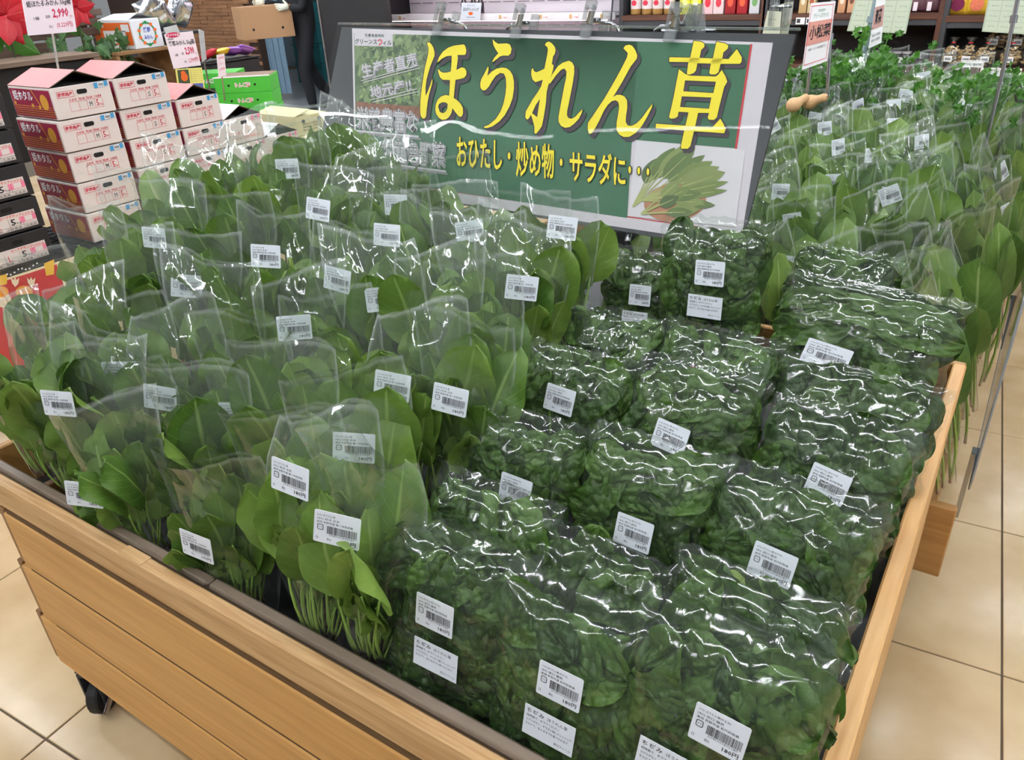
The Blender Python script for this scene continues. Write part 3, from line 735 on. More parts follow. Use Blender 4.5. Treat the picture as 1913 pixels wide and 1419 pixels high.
CJ = [  # top x, y, z, lean, side, yaw, seed, label, note, description
    (-0.502, 0.605, 0.888, 0.18, 0.03, 0.05, 0, (0.0, 0.197, 0.02), (0.004, 0.130, 0.02), 'crinkled spinach bag with label and note, front row next to the upright sleeves'),
    (-0.330, 0.605, 0.876, 0.20, 0.03, 0.03, 1, (0.012, 0.192, 0.02), (0.004, 0.124, 0.02), 'pillow bag of crinkled spinach with price label over recipe note, middle of the front row'),
    (-0.150, 0.605, 0.915, 0.18, 0.05, 0.02, 2, (0.018, 0.198, 0.05), (-0.03, 0.125, 0.03), 'pillow bag of crinkled spinach in the front row against the right wooden rail'),
    (-0.550, 0.745, 0.860, 0.34, 0.03, 0.0, 3, None, None, 'bag of tightly rolled crinkled spinach, second row, next to the upright sleeves'),
    (-0.378, 0.745, 0.826, 0.34, 0.05, 0.0, 4, None, None, 'bag of crinkled spinach mostly hidden in the middle of the second row'),
    (-0.162, 0.745, 0.862, 0.34, 0.06, 0.0, 5, None, None, 'bag of crinkled spinach in the second row by the right wooden rail'),
    (-0.585, 0.905, 0.885, 0.30, 0.03, 0.03, 6, (0.02, 0.172, 0.02), (0.05, 0.108, 0.02), 'bag of crinkled spinach in the third row beside the upright sleeves'),
    (-0.366, 0.905, 0.905, 0.30, 0.02, 0.0, 7, (0.008, 0.155, 0.02), (0.01, 0.092, 0.05), 'bag of crinkled spinach in the middle of the third row'),
    (-0.160, 0.905, 0.905, 0.30, 0.05, 0.0, 8, (-0.004, 0.178, 0.05), None, 'bulging bag of crinkled spinach in the third row by the right rail'),
    (-0.600, 1.095, 0.912, 0.32, 0.03, 0.03, 9, (0.0, 0.20, 0.05), None, 'bag of crinkled spinach in the fourth row beside the upright sleeves'),
    (-0.375, 1.095, 0.937, 0.36, 0.04, 0.0, 10, (-0.01, 0.165, 0.1), None, 'bag of crinkled spinach in the middle of the fourth row'),
    (-0.152, 1.095, 0.912, 0.32, 0.05, 0.0, 11, (0.01, 0.185, 0.12), None, 'bag of crinkled spinach in the fourth row by the right rail'),
    (-0.635, 1.295, 0.910, 0.42, 0.04, 0.0, 12, None, None, 'bag of crinkled spinach in the fifth row beside the upright sleeves'),
    (-0.411, 1.295, 0.912, 0.42, 0.04, 0.0, 13, None, None, 'bag of crinkled spinach with a reddish spot, middle of the fifth row'),
    (-0.163, 1.295, 0.888, 0.42, 0.04, 0.0, 14, None, None, 'long bag of crinkled spinach in the fifth row overhanging the right rail'),
    (-0.705, 1.59, 0.935, 0.20, 0.0, 0.15, 15, (0.02, 0.185, 0.0), (0.01, 0.125, 0.0), 'crinkled spinach bag standing in the back row next to the sign pole'),
    (-0.530, 1.57, 1.030, 0.14, -0.02, 0.05, 16, (0.012, 0.19, -0.02), (0.008, 0.125, 0.0), 'upright crinkled spinach bag in the back row leaning on the big sign'),
    (-0.205, 1.55, 0.945, 0.36, 0.04, 0.0, 17, (-0.03, 0.135, 0.12), None, 'wide bag of crinkled spinach lying across the back row, label askew'),
    (-0.29, 1.71, 0.955, 0.25, 0.05, 0.0, 18, None, None, 'bag of crinkled spinach wedged behind the wide bag in the back row'),
]
for x, y, z, le, sd, yw, seed, lab, nt_, lb in CJ:
    kw = dict(sx=1.12 if seed == 14 else 0.91, sy=0.92)
    if seed == 16: kw = dict(sx=1.0, sz=1.12)
    if seed == 17: kw = dict(sx=1.38, sz=1.0, sy=1.1)
    if seed in (15,): kw = dict(sx=0.8)
    chijimi_bag(x, y, z, le, sd, yw, seed, lab, nt_, lb, None, **kw)
ob('brown_spot', mesh('brown_spot', [(0.008*math.cos(a/8*2*PI), -0.001, 0.008*math.sin(a/8*2*PI)) for a in range(8)], [tuple(range(8))], mat('rust', srgb(96,44,28), 0.6)), [o for o in COL.objects if o.get('label', '').startswith('bag of crinkled spinach with a reddish')][0], (-0.03, -CD+0.002, 0.20))
# ------------------------------------------------------------------ the big sign board behind the cart
SGC = Vector((-1.185, 1.767, 1.177)); SW, SH = 1.38, 0.470
s_yaw, s_lean, s_roll = math.radians(-1.6), math.radians(26.4), math.radians(-0.5)
_ex = Vector((math.cos(s_yaw), math.sin(s_yaw), 0)); _ey = Vector((-math.sin(s_yaw)*math.sin(s_lean), math.cos(s_yaw)*math.sin(s_lean), math.cos(s_lean)))
SE1 = math.cos(s_roll)*_ex + math.sin(s_roll)*_ey; SE2 = -math.sin(s_roll)*_ex + math.cos(s_roll)*_ey; SN = SE1.cross(SE2)   # towards the shopper
sg = thing('sign_board', 'wide green spinach sign board with big yellow characters in a clear sleeve', 'sign', SGC)
def sp(x, y, lay=0):
    """picture point -> point on the board face (local), lay = printed layer"""
    d = ray(x, y); t = (SGC-CAM_O).dot(SN)/d.dot(SN)
    return CAM_O + d*t - SGC + SN*(0.0008*lay)
def sl_(a, b, off=0.0): return SE1*a + SE2*b + SN*off
def sheet(name, quad, lay, m, th=0.0006):
    b = B(); p = [sp(x, y, lay) for x, y in quad]; q = [v - SN*th for v in p]
    b.add(p+q, [(3,2,1,0),(4,5,6,7),(0,1,5,4),(1,2,6,5),(2,3,7,6),(3,0,4,7)]); return b.obj(name, m, sg)
b = B()
c8 = [sl_(sx*SW/2, sz*SH/2, o) for o in (-0.008, 0.0) for sx, sz in ((-1,-1),(1,-1),(1,1),(-1,1))]
b.add(c8, [(3,2,1,0),(4,5,6,7),(0,1,5,4),(1,2,6,5),(2,3,7,6),(3,0,4,7)])
b.obj('backing_board', mat('board_black', srgb(50,50,54), 0.35, nscale=6, noise_amt=0.15), sg)
POSTW = mat('poster_white', srgb(205,196,202), 0.45, noise_amt=0.03)
POSTG = mat('poster_green', srgb(38,96,62), 0.4, noise_amt=0.12, nscale=8)
YEL = mat('poster_yellow', srgb(240,218,28), 0.45, noise_amt=0.02)
SHAD = mat('poster_shadow', srgb(58,46,58), 0.5, noise_amt=0.03)
INKB = mat('poster_black', srgb(26,22,20), 0.5, noise_amt=0.0)
PRED = mat('poster_red', srgb(190,40,50), 0.5, noise_amt=0.0)
GREYL = mat('poster_grey', srgb(200,196,200), 0.5, noise_amt=0.0)
GREYD = mat('poster_grey_shadow', srgb(150,144,150), 0.5, noise_amt=0.0)
sheet('poster_paper', [(658,53),(1444,80),(1383,458),(664,350)], 1, POSTW)
sheet('red_border', [(1402,83),(1406,83),(1377,278),(1373,278)], 2.4, PRED)
sheet('green_panel', [(662,62),(1403,84),(1374,277),(1192,262)], 2, POSTG)
sheet('green_panel', [(662,62),(1192,78),(1172,407),(667,331)], 2, POSTG)
sheet('red_line', [(667,331),(1305,423),(1305,425),(667,333)], 1.8, PRED)
# field photograph, upper left of the poster
def fieldmat():
    M = bpy.data.materials.new('field_photo'); M.use_nodes = True; N = M.node_tree.nodes; L = M.node_tree.links; P = N['Principled BSDF']
    tc = N.new('ShaderNodeTexCoord'); vo = N.new('ShaderNodeTexVoronoi'); vo.inputs['Scale'].default_value = 60
    L.new(tc.outputs['Object'], vo.inputs['Vector']); rp = N.new('ShaderNodeValToRGB')
    e = rp.color_ramp.elements; e[0].color = srgb(40,66,44); e[1].color = srgb(142,160,112)
    L.new(vo.outputs['Color'], rp.inputs[0]); L.new(rp.outputs[0], P.inputs['Base Color']); P.inputs['Roughness'].default_value = 0.5
    return M
sheet('field_photo', [(663,63),(806,66),(786,218),(667,208)], 3, fieldmat())
sheet('soil_photo', [(666,190),(789,200),(786,222),(667,214)], 3.2, mat('soil_photo', srgb(136,96,78), 0.6, noise_amt=0.5, nscale=60))
PHL = [mat('photo_leaf', srgb(*c), 0.5, noise_amt=0.12, nscale=40) for c in ((90,120,72), (118,146,84), (72,100,60), (140,160,100), (60,84,52))]
R = random.Random(4); lb_ = B()
for k in range(150):
    x = R.uniform(672, 788); y = R.uniform(84, 196); ln = R.uniform(4, 11)*(0.5+(y-60)/120); a = R.gauss(-PI/2, 0.6)
    dx, dy = math.cos(a)*ln, math.sin(a)*ln; nx_, ny_ = -dy*0.22, dx*0.22
    pts = [(x, y), (x+dx*0.45+nx_, y+dy*0.45+ny_), (x+dx, y+dy), (x+dx*0.45-nx_, y+dy*0.45-ny_)]
    lb_.add([sp(px, py, 3.3) for px, py in pts], [(0,1,2,3)], R.randrange(5))
lb_.obj('field_leaves_print', PHL, sg)['kind'] = 'stuff'
# shop plate
sheet('shop_plate', [(663,60),(735,64),(735,88),(664,86)], 4, POSTW)
b = B(); quad_text(b, '生産者直売所', [(683,63.5),(719,65),(719,70.5),(683,69.5)], lambda x, y: sp(x, y, 4.6), offset=0.01)
quad_text(b, 'グリーンス', [(664.5,73),(706,74),(706,84),(664.5,83)], lambda x, y: sp(x, y, 4.6), offset=0.02)
quad_text(b, 'ィル', [(717,76),(733,76.5),(733,86),(717,85.5)], lambda x, y: sp(x, y, 4.6), offset=0.02)
b.obj('shop_name_print', mat('name_green', srgb(28,62,48), 0.5, noise_amt=0), sg)
b = B()
def arc(cx_, cy_, r0, r1, a0, a1, n=14): return [(cx_+r1*math.cos(a0+(a1-a0)*i/n), cy_+r1*math.sin(a0+(a1-a0)*i/n)*1.15) for i in range(n+1)] + [(cx_+r0*math.cos(a1-(a1-a0)*i/n), cy_+r0*math.sin(a1-(a1-a0)*i/n)*1.15) for i in range(n+1)]
b.poly(arc(711.3, 79, 2.6, 4.4, math.radians(-165), math.radians(110)), fn=lambda x, y: sp(x, y, 4.6))
b.poly([(709.3,84),(712.5,83),(710.3,87)], fn=lambda x, y: sp(x, y, 4.6))
for ex in (709.9, 712.2): b.poly([(ex+0.5*math.cos(i), 78.5+0.7*math.sin(i)) for i in range(6)], fn=lambda x, y: sp(x, y, 4.6))
b.obj('shop_emblem_print', mat('emblem_red', srgb(214,62,70), 0.5, noise_amt=0), sg)
# slanting and straight grey headings
def heading(s, quad, sh=(2, 2), bars=(), core=None, off=0.012):
    b = B()
    quad_text(b, s, [(x+sh[0], y+sh[1]) for x, y in quad], lambda x, y: sp(x, y, 5), 0, off+0.02)
    quad_text(b, s, quad, lambda x, y: sp(x, y, 5.7), 1, off)
    if core: quad_text(b, s, [(quad[0][0]+0.6, quad[0][1]+0.8), (quad[1][0]-0.6, quad[1][1]+0.8), (quad[2][0]-0.6, quad[2][1]-0.8), (quad[3][0]+0.6, quad[3][1]-0.8)], lambda x, y: sp(x, y, 6.4), 2, core)
    for q, k in bars: b.add([sp(x, y, 5.3 if k else 5.0) for x, y in q], [(3,2,1,0)], k)
    b.obj('heading_print', [GREYD, GREYL, INKB], sg)
heading('生産者直売', [(675,121),(779,97),(782,124),(679,148)], bars=[([(676,151),(784,122),(784,123.6),(676,152.6)], 1), ([(680,154),(786,127),(786,128.6),(680,155.6)], 1)])
heading('地元産!!', [(691,162),(768,146),(770,170),(695,186)], bars=[([(693,187),(780,166),(780,167.6),(693,188.6)], 1), ([(698,191),(784,171),(784,172.6),(698,192.6)], 1)])
heading('栄養豊富な', [(666,198),(782,206),(783,251),(667,241)], (3, 3), [([(666,243),(784,254),(784,258),(666,247)], 1), ([(669,247.5),(788,259),(788,262),(669,251)], 0)], core=-0.022, off=0.035)
heading('緑黄色野菜', [(714,256),(833,266),(832,315),(715,301)], (3, 3), [([(714,303),(835,319),(835,323),(714,307)], 1), ([(718,308),(838,324),(838,327),(718,312)], 0)], core=-0.022, off=0.035)
# main characters, traced stroke by stroke: (zoom, x0, y0, outline, holes)
Z1, Z2, Z3 = (7.0955, 780, 60), (6.7556, 970, 60), (6.168, 1210, 60)
GL = [
 (Z1, [(140,150),(170,143),(200,170),(225,215),(240,270),(240,325),(222,370),(185,460),(158,550),(135,640),(122,740),(122,855),(150,800),(180,720),(205,640),(215,625),(210,690),(190,760),(170,830),(150,930),(138,1030),(130,1120),(110,1152),(80,1150),(55,1110),(50,1030),(52,930),(62,830),(75,720),(95,590),(115,470),(140,370),(158,290),(160,220)], []),
 (Z1, [(275,410),(300,340),(350,270),(420,215),(500,188),(600,175),(630,172),(650,200),(662,250),(655,295),(640,312),(545,312),(552,350),(545,400),(530,510),(570,490),(600,475),(640,485),(665,530),(660,580),(630,615),(570,632),(520,640),(508,740),(495,880),(540,910),(590,960),(615,1010),(620,1080),(605,1120),(580,1132),(550,1110),(510,1060),(480,1015),(465,1080),(435,1130),(390,1165),(340,1170),(295,1140),(262,1090),(250,1030),(258,960),(285,900),(330,858),(390,840),(435,850),(440,750),(445,645),(350,640),(315,610),(295,560),(285,500),(300,505),(320,530),(350,545),(400,545),(455,530),(465,430),(468,320),(400,328),(340,360),(300,395)],
      [[(290,1000),(300,960),(340,938),(390,940),(415,960),(410,1020),(385,1065),(350,1082),(310,1065)]]),
 (Z1, [(1010,105),(1045,140),(1085,165),(1200,158),(1240,175),(1262,230),(1250,290),(1220,322),(1150,320),(1110,330),(1060,370),(1015,405),(1003,400),(1030,350),(1085,290),(1050,240),(1020,180)], []),
 (Z1, [(950,460),(958,490),(940,590),(1000,530),(1060,495),(1130,478),(1190,485),(1240,520),(1275,580),(1292,660),(1292,760),(1275,880),(1235,990),(1170,1110),(1100,1190),(1010,1255),(940,1278),(900,1277),(897,1260),(960,1235),(1050,1160),(1115,1060),(1155,950),(1180,830),(1190,720),(1185,620),(1160,560),(1110,550),(1050,590),(1000,660),(960,730),(920,775),(880,782),(850,750),(845,690),(860,630),(900,560),(930,500)], []),
 (Z2, [(335,175),(350,145),(385,128),(425,150),(460,195),(472,235),(462,285),(440,315),(425,410),(448,430),(440,480),(420,550),(390,640),(375,700),(360,760),(350,900),(335,1000),(320,1090),(300,1190),(265,1245),(225,1290),(205,1280),(205,1200),(175,1090),(160,1050),(140,1090),(115,1113),(90,1085),(95,1010),(130,950),(180,860),(250,760),(290,690),(310,610),(250,630),(215,640),(180,605),(165,550),(165,490),(185,460),(200,500),(230,515),(280,495),(330,470),(345,400),(365,300),(375,230),(365,195)],
      [[(275,850),(260,940),(240,1080),(175,1030),(220,930)]]),
 (Z2, [(385,640),(430,540),(500,440),(560,395),(640,370),(680,390),(705,440),(708,510),(690,640),(665,770),(640,900),(618,1000),(615,1060),(635,1092),(675,1100),(720,1075),(770,1020),(812,980),(800,1030),(765,1100),(710,1160),(650,1205),(590,1215),(540,1190),(510,1140),(508,1080),(525,980),(550,850),(580,690),(605,580),(608,500),(580,468),(540,485),(480,550),(430,620),(395,665)], []),
 (Z2, [(1325,215),(1350,180),(1400,168),(1440,185),(1475,235),(1500,300),(1495,345),(1460,390),(1420,440),(1370,530),(1310,640),(1250,740),(1195,828),(1240,800),(1290,800),(1340,820),(1372,870),(1375,960),(1360,1060),(1355,1140),(1380,1185),(1430,1190),(1490,1160),(1560,1090),(1640,980),(1695,908),(1685,960),(1630,1070),(1560,1190),(1480,1280),(1400,1328),(1330,1330),(1275,1300),(1240,1240),(1240,1150),(1260,1040),(1272,950),(1262,890),(1230,868),(1180,880),(1130,925),(1080,1000),(1020,1130),(970,1220),(920,1290),(890,1280),(875,1230),(880,1150),(930,1080),(1010,960),(1090,840),(1160,720),(1240,580),(1310,450),(1370,330),(1382,275),(1355,245)], []),
 (Z3, [(258,298),(500,303),(760,312),(940,320),(1035,205),(1092,300),(1090,350),(1070,375),(850,375),(590,368),(490,355),(258,352)], []),
 (Z3, [(540,110),(630,122),(662,145),(662,180),(625,215),(605,310),(580,375),(565,450),(540,480),(490,500),(460,490),(475,370),(500,300),(525,180)], []),
 (Z3, [(800,122),(900,138),(938,165),(930,200),(880,245),(868,315),(845,385),(825,470),(790,497),(735,497),(718,480),(735,380),(760,310),(785,190)], []),
 (Z3, [(370,435),(440,490),(490,510),(640,515),(790,520),(820,500),(862,445),(905,520),(925,580),(890,640),(865,740),(835,860),(805,990),(770,1020),(710,1015),(700,990),(715,940),(590,938),(480,932),(365,925),(355,980),(315,1003),(270,1003),(255,985),(285,860),(315,720),(345,560)],
      [[(440,565),(795,580),(765,710),(420,690)], [(402,748),(742,762),(715,890),(382,870)]]),
 (Z3, [(103,1062),(445,1085),(560,1095),(750,1108),(845,1005),(885,1070),(905,1130),(890,1172),(850,1170),(700,1158),(540,1150),(430,1135),(103,1113)], []),
 (Z3, [(480,930),(590,938),(555,1095),(530,1200),(500,1320),(470,1350),(400,1350),(390,1330),(410,1230),(440,1100)], []),
]
def grow(pl, d):
    n = len(pl); out = []
    ar = sum(pl[i][0]*pl[(i+1) % n][1]-pl[(i+1) % n][0]*pl[i][1] for i in range(n))
    sgn = 1 if ar > 0 else -1
    for i in range(n):
        a, b_, c = Vector(pl[i-1]), Vector(pl[i]), Vector(pl[(i+1) % n])
        e1 = (b_-a).normalized(); e2 = (c-b_).normalized(); nn = Vector((e1.y+e2.y, -(e1.x+e2.x)))
        if nn.length < 1e-4: nn = Vector((e1.y, -e1.x))
        nn.normalize(); k = max(0.5, nn.dot(Vector((e1.y, -e1.x)))); q = b_ + nn*(sgn*d/k); out.append((q.x, q.y))
    return out
by, bk, bs = B(), B(), B()
for (zz, x0, y0), outl, holes in GL:
    cv = lambda pl, ox=0, oy=0: [(x0+p[0]/zz+ox, y0+p[1]/zz+oy) for p in pl]
    o = cv(outl); hs = [cv(h) for h in holes]
    by.poly(o, hs, fn=lambda x, y: sp(x, y, 6.6))
    bk.poly(grow(o, 1.5), [grow(h, -1.4) for h in hs], fn=lambda x, y: sp(x, y, 5.8))
    bs.poly([(x+5, y+6.5) for x, y in grow(o, 1.6)], [[(x+5, y+6.5) for x, y in grow(h, -1.4)] for h in hs], fn=lambda x, y: sp(x, y, 5.1))
bs.obj('character_shadow_print', SHAD, sg); bk.obj('character_outline_print', INKB, sg); by.obj('main_characters_print', YEL, sg)
# lower line
bl, bo = B(), B()
for s, x0, x1, y0, y1, sk in (('おひたし',855,940,256,312,5),('炒め物',966,1037,265,331,4),('サラダに',1066,1170,280,340,8)):
    q = [(x0,y0),(x1,y0+sk*1.3),(x1,y1+sk*1.3),(x0,y1)]
    quad_text(bl, s, q, lambda x, y: sp(x, y, 6.6), 0, 0.018, 2); quad_text(bo, s, [(x0-1,y0-1),(x1+1,y0+sk*1.3-1),(x1+1,y1+sk*1.3+1),(x0-1,y1+1)], lambda x, y: sp(x, y, 5.8), 0, 0.06, 2)
for dx_, dy_ in ((953,292),(1050,304),(1178,318),(1195,320),(1212,322)):
    e = [(dx_+2.6*math.cos(i*PI/6), dy_+7*math.sin(i*PI/6)) for i in range(12)]
    bl.poly(e, fn=lambda x, y: sp(x, y, 6.6)); bo.poly(grow(e, 1.8), fn=lambda x, y: sp(x, y, 5.8))
bo.obj('serving_line_outline', INKB, sg); bl.obj('serving_line_print', YEL, sg)
# photograph of a spinach bunch on a plate, lower right of the poster
sheet('bunch_photo', [(1190,262),(1393,281),(1374,424),(1174,404)], 3, mat('photo_back', srgb(212,206,210), 0.5, noise_amt=0.03))
b = B()
plate = [(1262+58*math.cos(i*PI/14), 378+36*math.sin(i*PI/14)+(math.cos(i*PI/14))*-4) for i in range(28)]
b.poly(plate, fn=lambda x, y: sp(x, y, 3.9)); b.obj('plate_print', mat('plate_print', srgb(176,122,92), 0.5, noise_amt=0.15, nscale=90), sg)
bl = B(); R = random.Random(9)
roots = [(1183,387),(1200,375),(1199,400)]
tips = [(1228,296),(1246,286),(1262,276),(1282,270),(1300,276),(1318,290),(1332,302),(1345,312),(1356,322),(1362,340),(1360,356),(1338,384),(1318,378),(1312,362),(1290,350),(1275,335),(1270,368),(1308,392),(1296,396)]
for i, (tx, ty) in enumerate(tips):
    rx, ry = roots[0] if i < 6 else roots[1] if i < 14 else roots[2]
    dx, dy = tx-rx, ty-ry; L_ = math.hypot(dx, dy); ux, uy = dx/L_, dy/L_; nx_, ny_ = -uy, ux
    wv = R.uniform(11, 17) if i < 9 else R.uniform(8, 12); lay = 4.2+0.12*i
    pts = []
    for j in range(9):
        t = 0.48+0.52*j/8; wj = wv*math.sin(PI*((t-0.48)/0.52)**0.8)**0.8; pts.append((rx+dx*t+nx_*wj, ry+dy*t+ny_*wj))
    for j in range(7, 0, -1):
        t = 0.48+0.52*j/8; wj = wv*math.sin(PI*((t-0.48)/0.52)**0.8)**0.8; pts.append((rx+dx*t-nx_*wj, ry+dy*t-ny_*wj))
    bl.poly(pts, k=R.randrange(4), fn=lambda x, y: sp(x, y, lay))
    st = [(rx+nx_*1.6, ry+ny_*1.6), (rx+dx*0.85+nx_*0.5, ry+dy*0.85+ny_*0.5), (rx+dx*0.85-nx_*0.5, ry+dy*0.85-ny_*0.5), (rx-nx_*1.6, ry-ny_*1.6)]
    bl.poly(st, k=4, fn=lambda x, y: sp(x, y, lay+0.06))
bl.obj('spinach_bunch_print', [mat('pl1', srgb(92,112,58), 0.5, noise_amt=0.2), mat('pl2', srgb(112,128,66), 0.5, noise_amt=0.2), mat('pl3', srgb(78,98,54), 0.5, noise_amt=0.2), mat('pl4', srgb(126,138,78), 0.5, noise_amt=0.2), mat('pl5', srgb(164,168,104), 0.5, noise_amt=0.1)], sg)
# clear sleeve over the board: slightly wavy sheet with folded edges
b = B(); nx_, nz_ = 60, 20; vs = []
for j in range(nz_+1):
    for i in range(nx_+1):
        a = (i/nx_-0.5)*(SW+0.02); c = (j/nz_-0.5)*(SH+0.016)
        vs.append(sl_(a, c, 0.0105 + 0.0022*noise.noise(Vector((a*2.6, c*5.0, 2.0))) + 0.0012*noise.noise(Vector((a*6, c*9, 7.0)))))
b.add(vs, [(j*(nx_+1)+i, j*(nx_+1)+i+1, (j+1)*(nx_+1)+i+1, (j+1)*(nx_+1)+i) for j in range(nz_) for i in range(nx_)])
b.obj('clear_sleeve', FILMS, sg, smooth=True)
b = B(); b.tube([sl_(-SW/2-0.01, SH/2+0.008, 0.006), sl_(SW/2+0.01, SH/2+0.008, 0.006)], 0.0035, 6).obj('sleeve_fold', CLIP, sg)
# clips that grip the upper edge, with their bent rods
def clip(px, py, flip, over):
    p = sp(px, py) ; t = thing('sign_clip', 'clear plastic clip gripping the sign edge above its %s big character' % over, 'clip', SGC + p, (0, 0, 0), 'clear clips along the top of the sign')
    A = lambda a, b_, c: SE1*a + SE2*b_ + SN*c
    def bx(name, a0, a1, b0, b1, c0, c1, m):
        b = B(); b.add([A(a, bb, c) for a in (a0, a1) for bb in (b0, b1) for c in (c0, c1)], [(0,1,3,2),(4,6,7,5),(0,4,5,1),(2,3,7,6),(0,2,6,4),(1,5,7,3)]); return b.obj(name, m, t)
    bx('jaw', -0.014, 0.014, -0.022, 0.006, 0.016, 0.024, CLIP); bx('jaw', -0.014, 0.014, -0.022, 0.006, -0.018, -0.010, CLIP)
    bx('lever', -0.013, -0.008, 0.006, 0.052, 0.018, 0.03, CLIP); bx('lever', 0.008, 0.013, 0.006, 0.052, 0.018, 0.03, CLIP); bx('lever_tip', -0.013, 0.013, 0.045, 0.064, 0.016, 0.03, CLIP)
    bx('rear_lever', 0.010, 0.03, 0.006, 0.056, -0.03, -0.018, CLIP)
    bx('spring_plate', -0.007, 0.007, 0.012, 0.042, 0.012, 0.016, mat('clip_spring', srgb(120,110,88), 0.4, 0.6))
    s = -1 if flip else 1
    B().tube([A(s*0.0, 0.026, -0.006), A(s*0.045, 0.024, -0.012), A(s*0.06, 0.018, -0.02), A(s*0.066, 0.004, -0.03), A(s*0.07, -0.05, -0.05)], 0.0045, 8).obj('rod', STEEL, t, smooth=True)
    B().tube([A(-0.018, 0.026, 0.0), A(0.02, 0.026, 0.0)], 0.006, 8).obj('pivot_pin', STEEL, t)
for px, py, fl_, ov_ in ((826, 55, False, 'first'), (972, 62, True, 'second'), (1103, 58, False, 'third'), (1259, 66, True, 'last')): clip(px, py, fl_, ov_)
cb_ = thing('spare_clip_cluster', 'bundle of spare clear plastic clips hung on a steel rod above the sign', 'clip', SGC + sp(1275, 52))
R = random.Random(2)
for k in range(5):
    q = B().box(-0.012,0.012,-0.006,0.006,-0.02,0.05, bev=0.002).obj('spare_clip', CLIP, cb_, loc=SE1*(0.012*k-0.01)+Vector((0, 0.015, 0.0)), rot=(R.uniform(-0.5,0.5), R.uniform(-0.7,0.7), R.uniform(-1,1)))
B().tube([SE1*-0.06+SE2*0.0-SN*0.02, SE1*0.075+SE2*0.004-SN*0.02], 0.005, 8).obj('rod', STEEL, cb_)
# poles and clamps holding the sign at the back of the cart
for px, py in ((890, 400), (1163, 445)):
    f = CAM_O + ray(px, py)*((SGC-CAM_O).dot(SN)/ray(px, py).dot(SN)) - SN*0.03
    t = thing('sign_pole', 'thin clear-sleeved steel pole clamped to the cart back edge under the sign' if px > 1000 else 'thin steel pole under the sign hidden among the spinach sleeves', 'pole', (f.x, CART_Y1+0.012, RIM))
    B().tube([(0, 0, 0.02), (0, f.y-CART_Y1-0.012, f.z-RIM), (0, f.y-CART_Y1-0.012+0.2, f.z-RIM+0.36)], 0.008, 10).obj('pole', STEEL, t)
    b = B().box(-0.028,0.028,-0.03,0.03,-0.002,0.012).box(-0.024,-0.014,-0.018,0.018,0.012,0.10).box(0.014,0.024,-0.018,0.018,0.012,0.10).box(-0.024,0.024,-0.018,0.018,0.05,0.062).box(-0.024,0.024,-0.018,0.018,0.09,0.104)
    b.obj('clamp', CLIP, t); B().box(-0.034,0.034,-0.034,0.034,-0.03,-0.003).obj('clamp_base', ALU, t)
# ------------------------------------------------------------------ citrus stand on the left
TZ = 0.652
WIRE = mat('wire_black', srgb(22,22,24), 0.5)
tb = thing('wire_table', 'low black wire-mesh display table carrying the citrus cartons', 'table', (-3.2, 1.95, 0))
b = B().box(-0.22,0.22,-1.15,1.15,TZ-0.014,TZ-0.006)
b.obj('table_top', WIRE, tb)
g = B()
for k in range(47): g.box(-0.22,0.225,-1.15+k*0.05-0.0015,-1.15+k*0.05+0.0015,TZ-0.006,TZ-0.002)
for k in range(9): g.box(-0.22+k*0.055-0.0015,-0.22+k*0.055+0.0015,-1.15,1.15,TZ-0.006,TZ-0.0025)
g.obj('wire_grid', WIRE, tb)
B().tube([(0.226,-1.15,TZ-0.01),(0.226,1.15,TZ-0.01)],0.006,8).obj('front_bar', WIRE, tb)
for sx in (-0.2, 0.2):
    for sy in (-1.1, 1.1): B().tube([(sx,sy,0.0),(sx,sy,TZ-0.014)],0.012,8).obj('leg', WIRE, tb)
# festive skirt hanging on the table front
sk = thing('festive_banner', 'red holiday banner with yellow patches and a cartoon deer hung below the citrus table', 'banner', (-2.96, 1.2, 0.22))
XB = -2.955
def bp_(x, y, o=0.0): v = atx(x, y, XB); return Vector((0.005+o, v.y-1.2, v.z-0.22))
v0 = atx(-60, 505, XB); v1 = atx(100, 492, XB); zt = 0.632
B().box(0,0.004,-0.62,v1.y-1.2+0.01,0.0,zt-0.22).obj('cloth', mat('festive_red', srgb(206,34,40), 0.6), sk)
YB = mat('festive_yellow', srgb(250,196,50), 0.6, noise_amt=0); CRM = mat('festive_cream', srgb(252,228,196), 0.6, noise_amt=0); ORG = mat('festive_orange', srgb(244,160,50), 0.6, noise_amt=0)
def pp(name, pts, m, o): b = B(); b.add([bp_(x, y, o) for x, y in pts], [tuple(reversed(range(len(pts))))]); b.obj(name, m, sk)
pp('yellow_patch', [(82,492),(101,484),(101,512),(86,515)], YB, 0.0004); pp('yellow_patch', [(-4,516),(13,511),(13,530),(-2,534)], YB, 0.0004)
el = lambda cx_, cy_, rx, ry, n=16: [(cx_+rx*math.cos(i*2*PI/n), cy_+ry*math.sin(i*2*PI/n)) for i in range(n)]
pp('pale_figure', el(6,560,15,14), CRM, 0.0004); pp('pale_figure', el(4,545,12,10), ORG, 0.0006)
pp('deer_head', el(45,545,16,12), ORG, 0.0006); pp('deer_head', el(45,556,11,7), YB, 0.0008)
for ax in (28, 58):
    pp('antler', [(ax-6,528),(ax-8,518),(ax-3,523),(ax,517),(ax+3,523),(ax+8,518),(ax+6,530),(ax,536)], CRM, 0.0006)
for k in range(9):
    sx, sy = 13+k*7, 512-k*2.2+3*math.sin(k*1.4); pp('star_dot', el(sx,sy,1.8,1.8,6), PAPER, 0.0006)

